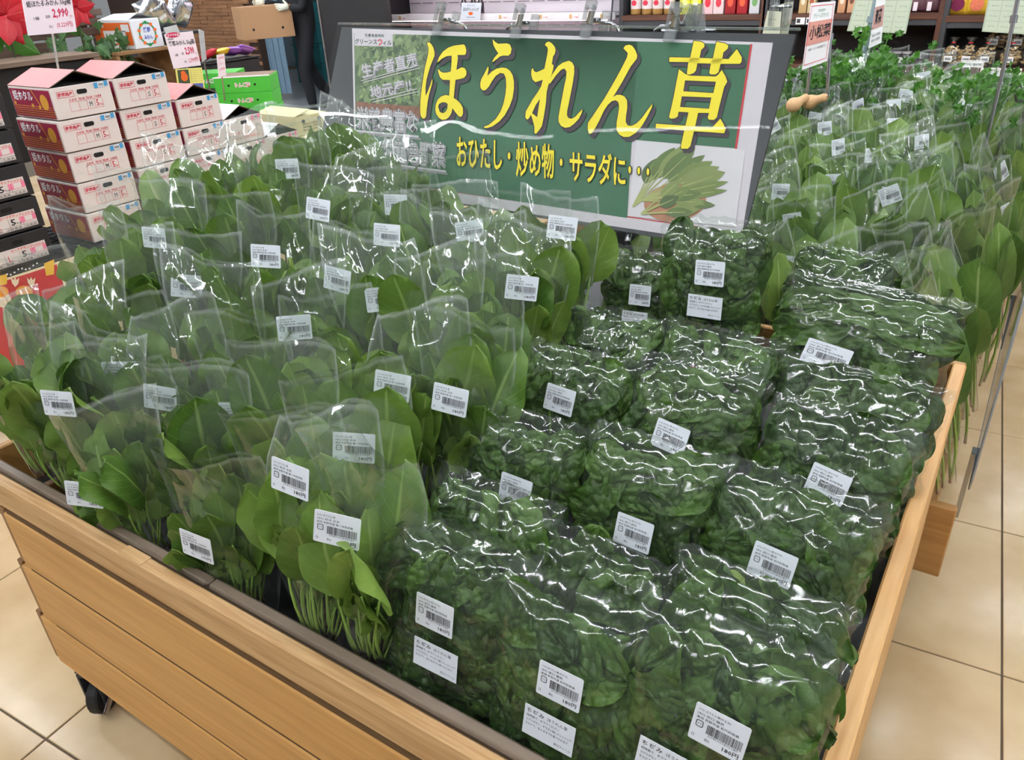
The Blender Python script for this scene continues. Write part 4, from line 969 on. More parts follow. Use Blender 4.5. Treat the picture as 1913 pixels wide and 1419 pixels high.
CARD = mat('carton_white', srgb(236,222,216), 0.6, noise_amt=0.03); CARDE = mat('carton_inner', srgb(120,104,92), 0.7)
MAR = mat('carton_maroon', srgb(150,28,64), 0.5, noise_amt=0.04); GOLD = mat('carton_gold', srgb(222,160,60), 0.5, noise_amt=0); CPINK = mat('carton_pink', srgb(244,150,150), 0.5, noise_amt=0.12, nscale=12)
BLUE = mat('sticker_blue', srgb(74,160,216), 0.5, noise_amt=0); PINKS = mat('sticker_pink', srgb(250,140,170), 0.5, noise_amt=0); HOLE = mat('hole_dark', srgb(16,12,10), 0.9, noise_amt=0)
BW, BD, BH = 0.228, 0.300, 0.110
pf = lambda e: (lambda u, v: Vector((e, (u-0.5)*BW, v*BH)))
def front_meshes(size, org=False):
    b = B(); pl = pf(0.0012)
    fr = lambda u0, u1, v0, v1, t=0.006: (b.poly([(u0,v0),(u1,v0),(u1,v1),(u0,v1)], [[(u0+t,v0+t*2),(u1-t,v0+t*2),(u1-t,v1-t*2),(u0+t,v1-t*2)]], fn=pl))
    if org:
        rect_text(b, 'みかん', 0.2, 0.44, 0.34, 0.46, pl); rect_text(b, '早生温州みかん', 0.2, 0.88, 0.14, 0.28, pl); fr(0.06,0.16,0.2,0.46)
    else:
        fr(0.08,0.36,0.66,0.86); rect_text(b, '静岡県産', 0.10, 0.34, 0.70, 0.82, pl, offset=0.02)
        fr(0.24,0.80,0.20,0.50,0.004)
        for u in (0.39,0.53,0.66): b.add([pl(u,0.2),pl(u+0.005,0.2),pl(u+0.005,0.5),pl(u,0.5)],[(0,1,2,3)])
        rect_text(b, '生産者', 0.25, 0.38, 0.52, 0.60, pl); rect_text(b, '等級', 0.41, 0.52, 0.52, 0.60, pl); rect_text(b, '階級', 0.54, 0.65, 0.52, 0.60, pl); rect_text(b, '正味重量', 0.67, 0.80, 0.52, 0.60, pl)
        rect_text(b, '5', 0.69, 0.735, 0.25, 0.46, pl, offset=0.01); rect_text(b, 'kg', 0.745, 0.785, 0.25, 0.34, pl)
    k = B(); rect_text(k, size, 0.57, 0.62, 0.27, 0.43, pl)
    return b.mesh('red_print', mat('org_ink', srgb(232,110,50), 0.6, noise_amt=0) if org else REDINK), k.mesh('size_print', DARKGREY)
FM_M = front_meshes('M'); FM_S = front_meshes('S'); FM_O = front_meshes('M', True)
hb = B(); hb.poly([(0.50+(0.055 if i in range(-3, 4) or i < 4 or i > 12 else -0.055)+0.033*math.cos(i*PI/8), 0.78+0.075*math.sin(i*PI/8)) for i in range(16)], fn=pf(0.0014)); HOLE_ME = hb.mesh('hand_hole', HOLE)
def sticker(m):
    b = B(); pl = pf(0.002); R = random.Random(1)
    b.add([pl(0.72,0.80),pl(0.96,0.84),pl(0.96,1.0),pl(0.72,0.97)],[(0,1,2,3)],0)
    pl2 = pf(0.0026); b.add([pl2(0.785,0.82),pl2(0.895,0.84),pl2(0.895,0.985),pl2(0.785,0.97)],[(0,1,2,3)],1)
    x = 0.80
    pl3 = pf(0.003)
    while x < 0.885: b.add([pl3(x,0.86),pl3(x+0.006,0.86),pl3(x+0.006,0.94),pl3(x,0.94)],[(0,1,2,3)],2); x += 0.011
    return b.mesh('price_sticker', [m, PAPER, INK])
ST_B = sticker(BLUE); ST_P = sticker(PINKS)
BODY = B().box(-BD,0,-BW/2,BW/2,0,BH,bev=0.002).mesh('carton_body', CARD)
def sidep():
    b = B(); y = -BW/2-0.0012; pl = lambda u, v: Vector((-BD+u*BD, y, v*BH)); pl2 = lambda u, v: Vector((-BD+u*BD, y-0.0006, v*BH))
    b.add([pl(0.02,0.04),pl(0.97,0.04),pl(0.97,0.93),pl(0.02,0.93)],[(0,1,2,3)],0)
    for k in range(5): v = 0.1+k*0.07; b.add([pl2(0.05,v),pl2(0.97,v),pl2(0.97,v+0.018),pl2(0.05,v+0.018)],[(0,1,2,3)],1)
    rect_text(b, '姫ホタル', 0.08, 0.55, 0.55, 0.88, pl2, 2, 0.02)
    b.poly([(0.80+0.09*math.cos(i*PI/10), 0.55+0.25*math.sin(i*PI/10)) for i in range(20)], fn=pl2, k=1)
    b.add([pl2(0.55,0.92),pl2(0.57,0.92),pl2(0.70,0.42),pl2(0.68,0.42)],[(0,1,2,3)],1)
    for u, v in ((0.08,0.46),(0.5,0.42),(0.66,0.38)): b.poly([(u+0.03*math.cos(i), v+0.07*math.sin(i)) for i in range(6)], fn=pl2, k=1)
    return b.mesh('side_print', [MAR, GOLD, PAPER])
SIDE = sidep()
RID = 0.048
FLAPL = B().add([(-BD,-BW/2,BH),(0,-BW/2,BH),(0.004,-0.006,BH+RID),(-BD,-0.006,BH+RID),(-BD,-BW/2,BH+0.003),(0,-BW/2,BH+0.003),(0.004,-0.006,BH+RID+0.003),(-BD,-0.006,BH+RID+0.003)],
                [(0,3,2,1),(4,5,6,7),(0,1,5,4),(1,2,6,5),(2,3,7,6),(3,0,4,7)], 0)
FLAPL.k = [1,0,1,1,1,1]
FLAPW = FLAPL.mesh('flap', [PAPER, CARDE]); FLAPL = FLAPL.mesh('flap', [CPINK, CARDE])
FLAPR = B().add([(-BD,BW/2,BH),(0,BW/2,BH),(0.004,0.0,BH+RID-0.004),(-BD,0.0,BH+RID-0.004),(-BD,BW/2,BH+0.003),(0,BW/2,BH+0.003),(0.004,0.0,BH+RID-0.001),(-BD,0.0,BH+RID-0.001)],
                [(0,1,2,3),(4,7,6,5),(0,4,5,1),(1,5,6,2),(2,6,7,3),(3,7,4,0)]).mesh('flap', [CARDE])
FILLB = B().box(-BD+0.004,-0.004,-BW/2+0.004,BW/2-0.004,BH,BH+0.0015).mesh('dark_inside', HOLE)
nth = ['bottom', 'second', 'third', 'fourth', 'fifth']
def citrus(x, y, z, kind, opened, label, sy=1.0, group=None):
    t = thing('citrus_carton', label, 'carton', (x, y, z), (0, 0, random.uniform(-0.02, 0.02)), group, (1, sy, 1))
    ob('carton_body', BODY, t); rp_, sz = {'M': FM_M, 'S': FM_S, 'O': FM_O}[kind]
    ob('red_print', rp_, t); ob('size_print', sz, t); ob('hand_hole', HOLE_ME, t); ob('price_sticker', ST_P if kind == 'O' else ST_B, t)
    if kind != 'O': ob('side_print', SIDE, t)
    if opened: ob('dark_inside', FILLB, t); ob('flap', FLAPW if kind == 'O' else FLAPL, t, label=None); ob('flap', FLAPR, t)
pitch = 0.1147
ordn = {0: 'first', 1: 'second', 2: 'third', 3: 'fourth', 4: 'fifth'}
for ci, (yc, n, kind, nm) in enumerate(((1.652, 5, 'M', 'stack next to the black cartons'), (1.903, 5, 'S', 'tall stack of size S cartons'), (2.137, 4, 'S', 'four-high stack of size S cartons'), (2.345, 3, 'O', 'three-high stack with pink stickers'), (2.545, 2, 'O', 'two-high stack with pink stickers'))):
    for k in range(n):
        top = k == n-1
        citrus(-3.0+random.uniform(-0.006, 0.006), yc+random.uniform(-0.006, 0.006), TZ+0.0005+k*pitch, kind, top,
               ('open-flapped white citrus carton topping the %s' % nm) if top else 'white citrus carton, %s layer of the %s' % (ordn[k], nm), 1.0 if ci < 2 else 0.9)
# black cartons
def blk():
    b = B(); pl = pf(0.0012); pl2 = pf(0.0018)
    b.add([pl(0.02,0.10),pl(0.90,0.10),pl(0.90,0.62),pl(0.02,0.62)],[(0,1,2,3)],0)
    rect_text(b, 'ビーアグランフレッシュ', 0.36, 0.88, 0.50, 0.60, pl2, 1, 0.03)
    rect_text(b, '5', 0.50, 0.58, 0.26, 0.46, pl2, 2, 0.02); rect_text(b, 'kg', 0.59, 0.66, 0.26, 0.34, pl2, 2); rect_text(b, 'L', 0.28, 0.34, 0.24, 0.42, pl2, 1)
    for v in (0.12,0.22): b.add([pl2(0.02,v),pl2(0.9,v),pl2(0.9,v+0.008),pl2(0.02,v+0.008)],[(0,1,2,3)],2)
    for u in (0.24,0.47,0.68): b.add([pl2(u,0.12),pl2(u+0.004,0.12),pl2(u+0.004,0.48),pl2(u,0.48)],[(0,1,2,3)],2)
    rect_text(b, '等級   階級   正味重量   生産者', 0.05, 0.88, 0.135, 0.195, pl2, 2)
    b.add([pl2(0.64,0.28),pl2(0.90,0.30),pl2(0.90,0.50),pl2(0.64,0.48)],[(0,1,2,3)],3)
    pl3 = pf(0.0024); b.add([pl3(0.72,0.30),pl3(0.84,0.31),pl3(0.84,0.48),pl3(0.72,0.47)],[(0,1,2,3)],0)
    return b.mesh('front_print', [CARD, mat('warm_red', srgb(226,70,60), 0.6, noise_amt=0), INK, PINKS])
BLKP = blk(); BLKB = B().box(-BD,0,-BW/2,BW/2,0,BH,bev=0.002).mesh('carton_body', BLACKC)
bz = [0.655, 0.765, 0.885, 1.000, 1.130]
for k, z in enumerate(bz):
    t = thing('citrus_carton', 'black citrus carton with white front panel, %s layer from the table' % ordn[k], 'carton', (-3.0, 1.262, TZ+0.0005+k*0.1165), (0, 0, random.uniform(-0.02, 0.02)))
    ob('carton_body', BLKB, t); ob('front_print', BLKP, t); ob('hand_hole', HOLE_ME, t)
    if k == 4: B().box(-BD+0.004,-0.002,-BW/2+0.002,BW/2-0.002,BH,BH+0.004).obj('orange_lid', mat('lid_orange', srgb(232,96,50), 0.5), t)
# pale yellow cartons at the far end of the table
YCARD = mat('carton_cream', srgb(226,216,168), 0.6, noise_amt=0.06)
for k, (yy, zz, xo) in enumerate(((2.78, TZ+0.0005, -3.02), (2.79, TZ+0.0925, -3.02), (2.78, TZ+0.1845, -3.04))):
    t = thing('cream_carton', 'cream citrus carton with round vent holes, %s one at the table end' % ('bottom', 'middle', 'top')[k], 'carton', (xo, yy, zz), (0, 0, -0.05))
    B().box(-0.3,0,-0.10,0.10,0,0.09,bev=0.002).obj('carton_body', YCARD, t)
    h = B()
    for u in (-0.05, 0.05): h.poly([(u+0.011*math.cos(i*PI/6), 0.065+0.009*math.sin(i*PI/6)) for i in range(12)], fn=lambda y, z: Vector((0.0014, y, z)))
    h.obj('vent_hole', HOLE, t)
    p = B()
    for j in range(3): rect_text(p, '温州みかん産地直送', -0.06, 0.06, 0.018+j*0.014, 0.027+j*0.014, lambda y, z: Vector((0.0014, y, z)))
    p.obj('carton_print', DARKGREY, t)
    if k == 2:
        B().add([(-0.3,-0.10,0.09),(0,-0.10,0.09),(0,0.0,0.112),(-0.3,0.0,0.112),(-0.3,-0.10,0.093),(0,-0.10,0.093),(0,0,0.115),(-0.3,0,0.115)],[(0,3,2,1),(4,5,6,7),(0,1,5,4),(1,2,6,5),(2,3,7,6),(3,0,4,7)]).obj('flap', YCARD, t)

# ------------------------------------------------------------------ slatted wooden shelving, crates, plants and cards behind the cartons
XS = -4.35
def slatY(parent, o, x0, x1, ya, yb, X=XS, th=0.03, m=BROWN, name='slat', xb=None):
    """board along the shelf plane between two picture columns, its face between two picture rows"""
    a = atx(x0, (ya+yb)/2, X); c = atx(x1, (ya+yb)/2-(x1-x0)*0.10, X); hgt = abs(atx(x0, ya, X).z-atx(x0, yb, X).z)
    ctr = (a+c)/2; ln = abs(c.y-a.y)
    return B().box(-th, 0, -ln/2, ln/2, -hgt/2, hgt/2, bev=0.003).obj(name, m, parent, loc=ctr-o)
BROWN_Y = wood('brown_wood_y', srgb(58,44,38), srgb(104,82,68), 1, 4.0, rough=0.7); CRATE_Y = wood('crate_wood_y', srgb(122,88,54), srgb(176,136,92), 1, 4.0, rough=0.65); BENCH_Y = wood('bench_wood', srgb(98,80,66), srgb(150,126,106), 1, 4.0, rough=0.7)
o0 = Vector((XS, 2.2, 0.0))
ss = thing('slatted_shelf', 'dark brown slatted wooden stand behind the citrus cartons', 'shelf', o0)
for ya, yb, x1 in ((48,62,190),(65,82,190),(86,108,92),(30,44,190),(112,126,200),(130,146,200)): slatY(ss, o0, -60, x1, ya+8, yb+8, m=BROWN_Y)
for xp in (95, 160, 182):
    a = atx(xp, 60, XS-0.06); B().box(-0.03,0,-0.02,0.02,0,1.62,bev=0.003).obj('post', BROWN_Y, ss, loc=Vector((a.x, a.y, 0))-o0)
a = atx(150, 118, -3.95); 
bn = thing('wooden_bench_box', 'weathered grey-brown plank box on the slatted stand behind the citrus cartons', 'box', (-4.0, a.y-0.55, 0.0))
zb = atx(60, 118, -3.75).z
for k in range(3): B().box(-0.045,0.045,-0.55,0.55,-0.01,0.01,bev=0.002).obj('plank', BENCH_Y, bn, loc=(0.19-k*0.10, 0, zb))
B().box(-0.012,0.012,-0.55,0.55,-0.4,-0.012).obj('front_board', mat('bench_dark', srgb(26,22,20), 0.8), bn, loc=(0.2, 0, zb))
for sy in (-0.53, 0.53): B().box(-0.02,0.02,-0.015,0.015,0,zb-0.011).obj('leg', BENCH_Y, bn, loc=(0.22, sy, 0))
# crate with the orange carton
a = atx(233, 97, -4.05); c = atx(309, 86, -4.05); z0 = (a.z+c.z)/2
cr = thing('wooden_crate', 'light wooden crate set on end carrying the orange citrus carton', 'crate', (-4.2, (a.y+c.y)/2, 0.0))
hw = (c.y-a.y)/2+0.05
for nm, bx in (('top_board', (-0.17,0.16,-hw,hw,z0-0.016,z0)), ('side_board', (-0.17,0.15,-hw,-hw+0.018,0.0,z0-0.017)), ('side_board', (-0.17,0.15,hw-0.018,hw,0.0,z0-0.017)), ('back_slat', (-0.17,-0.155,-hw+0.019,hw-0.019,z0-0.16,z0-0.06)), ('back_slat', (-0.17,-0.155,-hw+0.019,hw-0.019,z0-0.30,z0-0.20)), ('shelf_board', (-0.17,0.14,-hw+0.019,hw-0.019,z0-0.36,z0-0.345))): B().box(*bx, bev=0.002).obj(nm, CRATE_Y, cr)
a2 = atx(176, 100, -4.1); c2 = atx(226, 96, -4.1)
cr2 = thing('wooden_crate', 'light wooden crate half hidden by the ivy left of the orange carton', 'crate', (-4.2, (a2.y+c2.y)/2, 0.0)); hw2 = (c2.y-a2.y)/2+0.02; z2 = a2.z
for nm, bx in (('front_slat', (0.08,0.095,-hw2,hw2,z2-0.10,z2)), ('front_slat', (0.08,0.095,-hw2,hw2,z2-0.22,z2-0.12)), ('side_board', (-0.15,0.079,-hw2,-hw2+0.015,0,z2)), ('side_board', (-0.15,0.079,hw2-0.015,hw2,0,z2)), ('bottom_board', (-0.15,0.079,-hw2+0.016,hw2-0.016,z2-0.03,z2-0.015))): B().box(*bx, bev=0.002).obj(nm, CRATE_Y, cr2)
# orange carton
A = atx(255, 90, -4.06); Bq = atx(308, 85, -4.06); top = atx(254, 37, -4.06).z; ow = Bq.y-A.y; oh = top-z0
oc = thing('citrus_carton', 'orange and white mandarin carton with a ring of oranges printed on its end', 'carton', (-4.06, (A.y+Bq.y)/2, z0+0.001))
B().box(-0.36,0,-ow/2,ow/2,0,oh,bev=0.003).obj('carton_body', mat('carton_pure', srgb(238,240,246), 0.5, noise_amt=0.02), oc)
ORNG = mat('carton_orange', srgb(240,110,40), 0.5, noise_amt=0.04); GRN = mat('ring_green', srgb(40,140,80), 0.5, noise_amt=0); BLU = mat('ink_blue', srgb(50,80,190), 0.5, noise_amt=0)
B().add([(-0.35,-ow/2-0.0015,0.02),(-0.01,-ow/2-0.0015,0.02),(-0.01,-ow/2-0.0015,oh-0.012),(-0.35,-ow/2-0.0015,oh-0.012)],[(0,1,2,3)]).obj('orange_side', ORNG, oc)
b = B(); pl = lambda x, z: Vector((x, -ow/2-0.0025, z))
b.add([pl(-0.26,0.03),pl(-0.06,0.03),pl(-0.06,0.09),pl(-0.26,0.09)],[(0,1,2,3)],0); b.add([pl(-0.09,oh-0.055),pl(-0.02,oh-0.055),pl(-0.02,oh-0.02),pl(-0.09,oh-0.02)],[(0,1,2,3)],0)
pl2 = lambda x, z: Vector((x, -ow/2-0.0032, z)); rect_text(b, 'L', -0.13, -0.10, 0.035, 0.075, pl2, 1, 0.03); rect_text(b, '愛知県産', -0.33, -0.24, oh-0.035, oh-0.02, pl2, 0)
b.obj('side_print', [PAPER, INK], oc)
b = B(); pe = lambda y, z: Vector((0.0016, y*ow, z*oh)); pe2 = lambda y, z: Vector((0.0026, y*ow, z*oh))
b.poly([(0.30*math.cos(i*PI/12), 0.5+0.40*math.sin(i*PI/12)) for i in range(24)], [[(0.255*math.cos(i*PI/12), 0.5+0.35*math.sin(i*PI/12)) for i in range(24)]], fn=pe, k=0)
for i in range(10):
    an = i*2*PI/10+0.3; b.poly([(0.29*math.cos(an)+0.055*math.cos(j*PI/5), 0.5+0.38*math.sin(an)+0.06*math.sin(j*PI/5)) for j in range(10)], fn=pe2, k=1 if i % 5 not in (2,) else 0)
rect_text(b, '蒲郡', -0.12, 0.12, 0.54, 0.72, pe, 2, 0.02); rect_text(b, 'みかん', -0.15, 0.15, 0.30, 0.46, pe, 2, 0.02)
b.obj('ring_print', [GRN, ORNG, BLU], oc)
B().add([(-0.3,-ow/2,oh),(-0.02,-ow/2,oh),(-0.04,0.0,oh+0.03),(-0.28,0.01,oh+0.025)],[(0,1,2,3)]).add([(-0.3,ow/2,oh),(-0.02,ow/2,oh),(-0.04,0.02,oh+0.02),(-0.28,0.03,oh+0.02)],[(3,2,1,0)]).obj('flap', PAPER, oc)
# green cartons
GCARD = mat('carton_green', srgb(74,188,60), 0.5, noise_amt=0.04)
A = atx(404, 176, -4.9); Bq = atz(508, 170, A.z); gw = (Bq-A).length; gyaw = math.atan2((Bq-A).y, (Bq-A).x); gh = (atx(402, 147, -4.9).z-A.z)*1.02
def green(x, y, z, label, open_=False):
    t = thing('green_carton', label, 'carton', (x, y, z), (0, 0, gyaw))
    B().box(0,gw,0,0.28,0,gh,bev=0.002).obj('carton_body', GCARD, t)
    b = B(); pl = lambda x_, z_: Vector((x_, -0.0015, z_)); rect_text(b, 'りんご姫', gw*0.36, gw*0.64, gh*0.32, gh*0.68, pl, 0, 0.09); rect_text(b, 'りんご姫', gw*0.37, gw*0.63, gh*0.35, gh*0.65, lambda x_, z_: Vector((x_, -0.0022, z_)), 1, 0.0)
    for u in (0.25, 0.72): b.poly([(gw*u+0.008*math.cos(i*PI/5), gh*0.5+0.008*math.sin(i*PI/5)) for i in range(10)], fn=pl, k=2)
    b.obj('front_print', [PAPER, REDINK, HOLE], t)
    if open_:
        B().box(0.006,gw-0.006,0.006,0.274,gh,gh+0.004).obj('brown_lid', mat('lid_brown', srgb(140,112,92), 0.6), t); B().box(0,gw,-0.002,0.01,gh,gh+0.007).obj('white_rim', PAPER, t)
green(A.x, A.y, A.z, 'upper bright green fruit carton with brown lid, beside the price cards', True); green(A.x, A.y, A.z-gh-0.001, 'second bright green fruit carton under the brown-lidded one'); green(A.x+0.02, A.y-0.01, A.z-2*gh-0.002, 'lowest green fruit carton at the bottom of the green stack')
green(A.x-0.42, A.y+0.05, A.z+0.005, 'green fruit carton behind the price card')
gt = thing('low_platform', 'low dark platform under the green fruit cartons', 'platform', (A.x, A.y, 0), (0, 0, gyaw)); B().box(-0.46,gw+0.05,0.0,0.32,0.0,A.z-2*gh-0.004).obj('platform_box', BLACKC, gt); B().box(-0.46,-0.05,0.0,0.32,A.z-2*gh-0.003,A.z+0.004).obj('platform_riser', BLACKC, gt)

# price cards on stalks
def card(name, label, quad, X, m, draw, stalk=None, back=0.004, plane='x', cat='price card'):
    f = atx if plane == 'x' else aty
    ps = [f(x, y, X) for x, y in quad]; ctr = sum(ps, Vector())/4
    base = Vector((ctr.x, ctr.y, 0.0)) if stalk is None else Vector((stalk[0], stalk[1], stalk[2]))
    t = thing(name, label, cat, base)
    nrm = (ps[1]-ps[0]).cross(ps[3]-ps[0]).normalized()
    if nrm.dot(CAM_O-ctr) < 0: nrm = -nrm
    q = [p-base for p in ps]; bk_ = [p - nrm*back for p in q]
    B().add(q+bk_, [(3,2,1,0),(4,5,6,7),(0,1,5,4),(1,2,6,5),(2,3,7,6),(3,0,4,7)]).obj('card', m, t)
    def pl(u, v, e=1):    # u right, v up, both 0..1
        return (q[3]*(1-u)+q[2]*u)*(1-v) + (q[0]*(1-u)+q[1]*u)*v + nrm*0.001*e
    draw(t, pl)
    if stalk is not None:
        mid = (q[2]+q[3])/2 - nrm*0.006; B().tube([Vector((0, 0, 0)), mid, mid+(q[0]-q[3])*0.2], 0.005, 6).obj('stalk', stalk[3] if len(stalk) > 3 else STEEL, t)
    return t
PCARD = mat('pink_card', srgb(250,232,240), 0.5, noise_amt=0)
MAG = mat('card_magenta', srgb(214,40,90), 0.5, noise_amt=0)
def price_draw(l0, l1, l2, unit, p1, p2):
    def d(t, pl):
        r_ = B(); k = B()
        r_.poly([(0.28+0.24*math.cos(i*PI/10), 0.955+0.075*math.sin(i*PI/10)) for i in range(20)], fn=lambda u, v: pl(u, v, 1))
        r_.obj('badge', MAG, t); w_ = B(); rect_text(w_, 'おすすめ品', 0.08, 0.48, 0.915, 0.99, lambda u, v: pl(u, v, 2), 0, 0.02); w_.obj('badge_print', PAPER, t)
        for nm_, tx_, m_, r4, of_ in (('origin_print', l1, INK, (0.06,0.26,0.82,0.87), 0), ('name_print', l2, INK, (0.06,0.96,0.62,0.79), 0.015), ('unit_print', unit, INK, (0.16,0.27,0.34,0.42), 0), ('base_print', '本体', INK, (0.40,0.49,0.36,0.44), 0), ('tax_print', '税込', INK, (0.44,0.52,0.13,0.20), 0),
                                     ('price_print', p1, MAG, (0.55,0.88,0.32,0.58), 0.03), ('yen_print', '円', MAG, (0.90,0.95,0.33,0.39), 0), ('tax_price_print', p2, MAG, (0.60,0.94,0.11,0.25), 0.01)):
            k = B(); rect_text(k, tx_, *r4, pl, 0, of_); k.obj(nm_, m_, t)
    return d
s1 = atx(109, 130, -3.75)
card('price_card', 'pink price card reading 2,990 yen standing above the white citrus cartons', [(39,-14),(131,-22),(143.5,59),(53,66.5)], -3.6, PCARD, price_draw('', '静岡県産', '姫ほたるみかん 5kg箱', '1箱', '2,990', '(3,229円)'), (s1.x, s1.y, s1.z, PAPER))
s2 = atx(352, 190, -4.1)
card('price_card', 'white price card reading 2,590 yen beside the wooden crate', [(307,64),(360,58),(375.5,122),(325,128.5)], -4.0, PCARD, price_draw('', '愛知県産', '蒲郡みかん 5kg箱', '1箱', '2,590', '2,797円'), (s2.x, s2.y, s2.z))
def photo_draw(t, pl):
    B().add([pl(0.05,0.3),pl(0.47,0.3),pl(0.47,0.95),pl(0.05,0.95)],[(0,1,2,3)],0).obj('photo_print', mat('photo_dark', srgb(70,80,60), 0.5), t); b = B(); b.poly([(0.28+0.13*math.cos(i*PI/8), 0.6+0.2*math.sin(i*PI/8)) for i in range(16)], fn=lambda u, v: pl(u, v, 2), k=1); b.obj('mandarin_print', [ORNG, ORNG], t); b = B(); b.poly([(0.25+0.09*math.cos(i*PI/8), 0.80+0.1*math.sin(i*PI/8)) for i in range(16)], fn=lambda u, v: pl(u, v, 2.5), k=1); b.obj('mandarin_print', [ORNG, ORNG], t); b = B()
    B().add([pl(0.05,0.02),pl(0.95,0.02),pl(0.95,0.28),pl(0.05,0.28)],[(0,1,2,3)]).obj('blue_strip', mat('photo_blue', srgb(96,110,190), 0.5, noise_amt=0.3), t)
    for j in range(6): rect_text(b, '甘くてジューシーな', 0.52, 0.95, 0.36+j*0.1, 0.42+j*0.1, lambda u, v: pl(u, v, 1))
    b.obj('card_print', INK, t)
card('photo_card', 'yellow leaflet with a mandarin photo clipped under the 2,590 yen card', [(328,129),(377,126),(383,166),(333,168)], -4.0, mat('yellow_card', srgb(244,232,130), 0.5, noise_amt=0), photo_draw, cat='leaflet')
card('small_card', 'narrow grey price slip on a stalk above the green cartons', [(371,54),(381,58),(386,110),(378,116)], -4.3, mat('slip_grey', srgb(180,180,184), 0.5), lambda t, pl: None, (atx(386, 150, -4.4).x, atx(386, 150, -4.4).y, 0.004, STEEL), cat='price card')
def slip(t, pl):
    b = B(); [rect_text(b, s, 0.15, 0.85, v, v+0.1, pl) for s, v in (('特価',0.8),('りんご',0.55),('お買得',0.3))]; b.obj('card_print', REDINK, t)
card('small_card', 'white price slip on a stalk in front of the green cartons', [(405,103),(419,100),(423,141),(409,145)], -4.45, PCARD, slip, tuple(atx(420, 188, -4.6))+(STEEL,), cat='price card')
card('small_card', 'grey card behind the 2,590 yen card by the foil bags', [(305,52),(330,46),(336,60),(312,66)], -4.4, mat('slip2', srgb(196,198,200), 0.5), lambda t, pl: None, (atx(320, 80, -4.45).x, atx(320, 80, -4.45).y, 0.004, STEEL), cat='price card')
# plants
def vine(name, label, px, X, n, spread, m, seed, leafs, cat='plant', rise=0.10, big=0.05):
    R = random.Random(seed); c = atx(px[0], px[1], X); t = thing(name, label, cat, (c.x, c.y, c.z-rise)); B().lathe([(0.035,-0.12),(0.05,-0.118),(0.06,-0.02),(0.055,-0.01)],12).obj('pot', mat('pot_dark', srgb(70,50,40), 0.7), t)
    for k in range(n):
        p = Vector((R.uniform(-0.5, 0.6)*spread*0.6, R.gauss(0, spread*0.45), rise+R.gauss(0, spread*0.42)))
        s = big*R.uniform(0.7, 1.3); ob('leaf', leafs[k % len(leafs)], t, p, (R.uniform(-0.5, 0.5), R.uniform(-1.2, 1.2)+2.6*(R.random() < 0.5), PI/2+R.uniform(-0.7, 0.7)), (s, s, s))
        if k % 3 == 0: B().tube([Vector((0, 0, 0)), p*0.5+Vector((0, 0.01, 0.02)), p], 0.0025, 5).obj('stem', mat('vine_stem', srgb(70,84,50), 0.6) if k == 0 else bpy.data.materials['vine_stem'], t)
    return t
def ivyleaf(seed):
    pts = [(0,-0.35),(0.28,-0.55),(0.5,-0.2),(1.0,0.0),(0.52,0.30),(0.42,0.62),(0.18,0.6),(0,1.15),(-0.18,0.6),(-0.42,0.62),(-0.52,0.30),(-1.0,0.0),(-0.5,-0.2),(-0.28,-0.55)]
    V = [Vector((0, -0.08, 0.1))]+[Vector((x*0.8, 0.18*abs(x)-0.05*math.sin(seed+i), z)) for i, (x, z) in enumerate(pts)]
    n = len(pts); return mesh('ivy_leaf', V, [(0, 1+i, 1+(i+1) % n) for i in range(n)], IVY, False, None, [(0.5+v.x*0.5, 0.3+v.z*0.5) for v in V])
IVL = [ivyleaf(s) for s in range(3)]
vine('ivy_plant', 'trailing pale ivy beside the pink price card', (128, 88), -4.15, 22, 0.15, IVY, 1, IVL, rise=0.1, big=0.042)
vine('ivy_plant', 'dense dark ivy bush in front of the orange carton', (207, 96), -4.12, 34, 0.11, IVY, 2, IVL, rise=0.1, big=0.042)
def pleaf():
    V = []; F = []; UV = []
    for j in range(7):
        v = j/6; w_ = 0.36*math.sin(PI*v**0.7)**0.9+0.002
        for u in (-1, 0, 1): V.append(Vector((u*w_, 0.12*abs(u)-0.25*v*v, v))); UV.append((0.5+u*0.5, v))
    for j in range(6):
        for i in range(2): a = j*3+i; F.append((a, a+1, a+4, a+3))
    return mesh('poinsettia_leaf', V, F, POIN, True, None, UV)
PLF = pleaf()
def poinsettia(px, X, label, seed, s=0.13):
    R = random.Random(seed); c = atx(px[0], px[1], X); t = thing('poinsettia', label, 'plant', (c.x, c.y, c.z-0.2)); 
    for k in range(9):
        a = k*2*PI/9+R.uniform(-0.2, 0.2); sc = s*R.uniform(0.75, 1.1); q = Euler((0, a, PI/2)).to_quaternion(); ob('bract', PLF, t, (0.01*k % 0.03, 0, 0.2), (R.uniform(-0.25, 0.25), a, PI/2), (sc, sc, sc))
    for k in range(4): ob('leaf', PLF, t, (-0.03, R.uniform(-0.05,0.05), 0.14), (R.uniform(-0.2, 0.2), k*1.6+0.8, PI/2), (s, s, s)).data = PLFG
    B().tube([(-0.03,0,-0.05),(-0.01,0,0.2)],0.005,6).obj('stem', bpy.data.materials['vine_stem'], t)
PLFG = PLF.copy(); PLFG.materials[0] = PARS
poinsettia((8, 28), -4.0, 'red poinsettia at the end of the slatted stand', 1, 0.17); poinsettia((141, 14), -4.2, 'red poinsettia half hidden behind the pink price card', 2, 0.10)
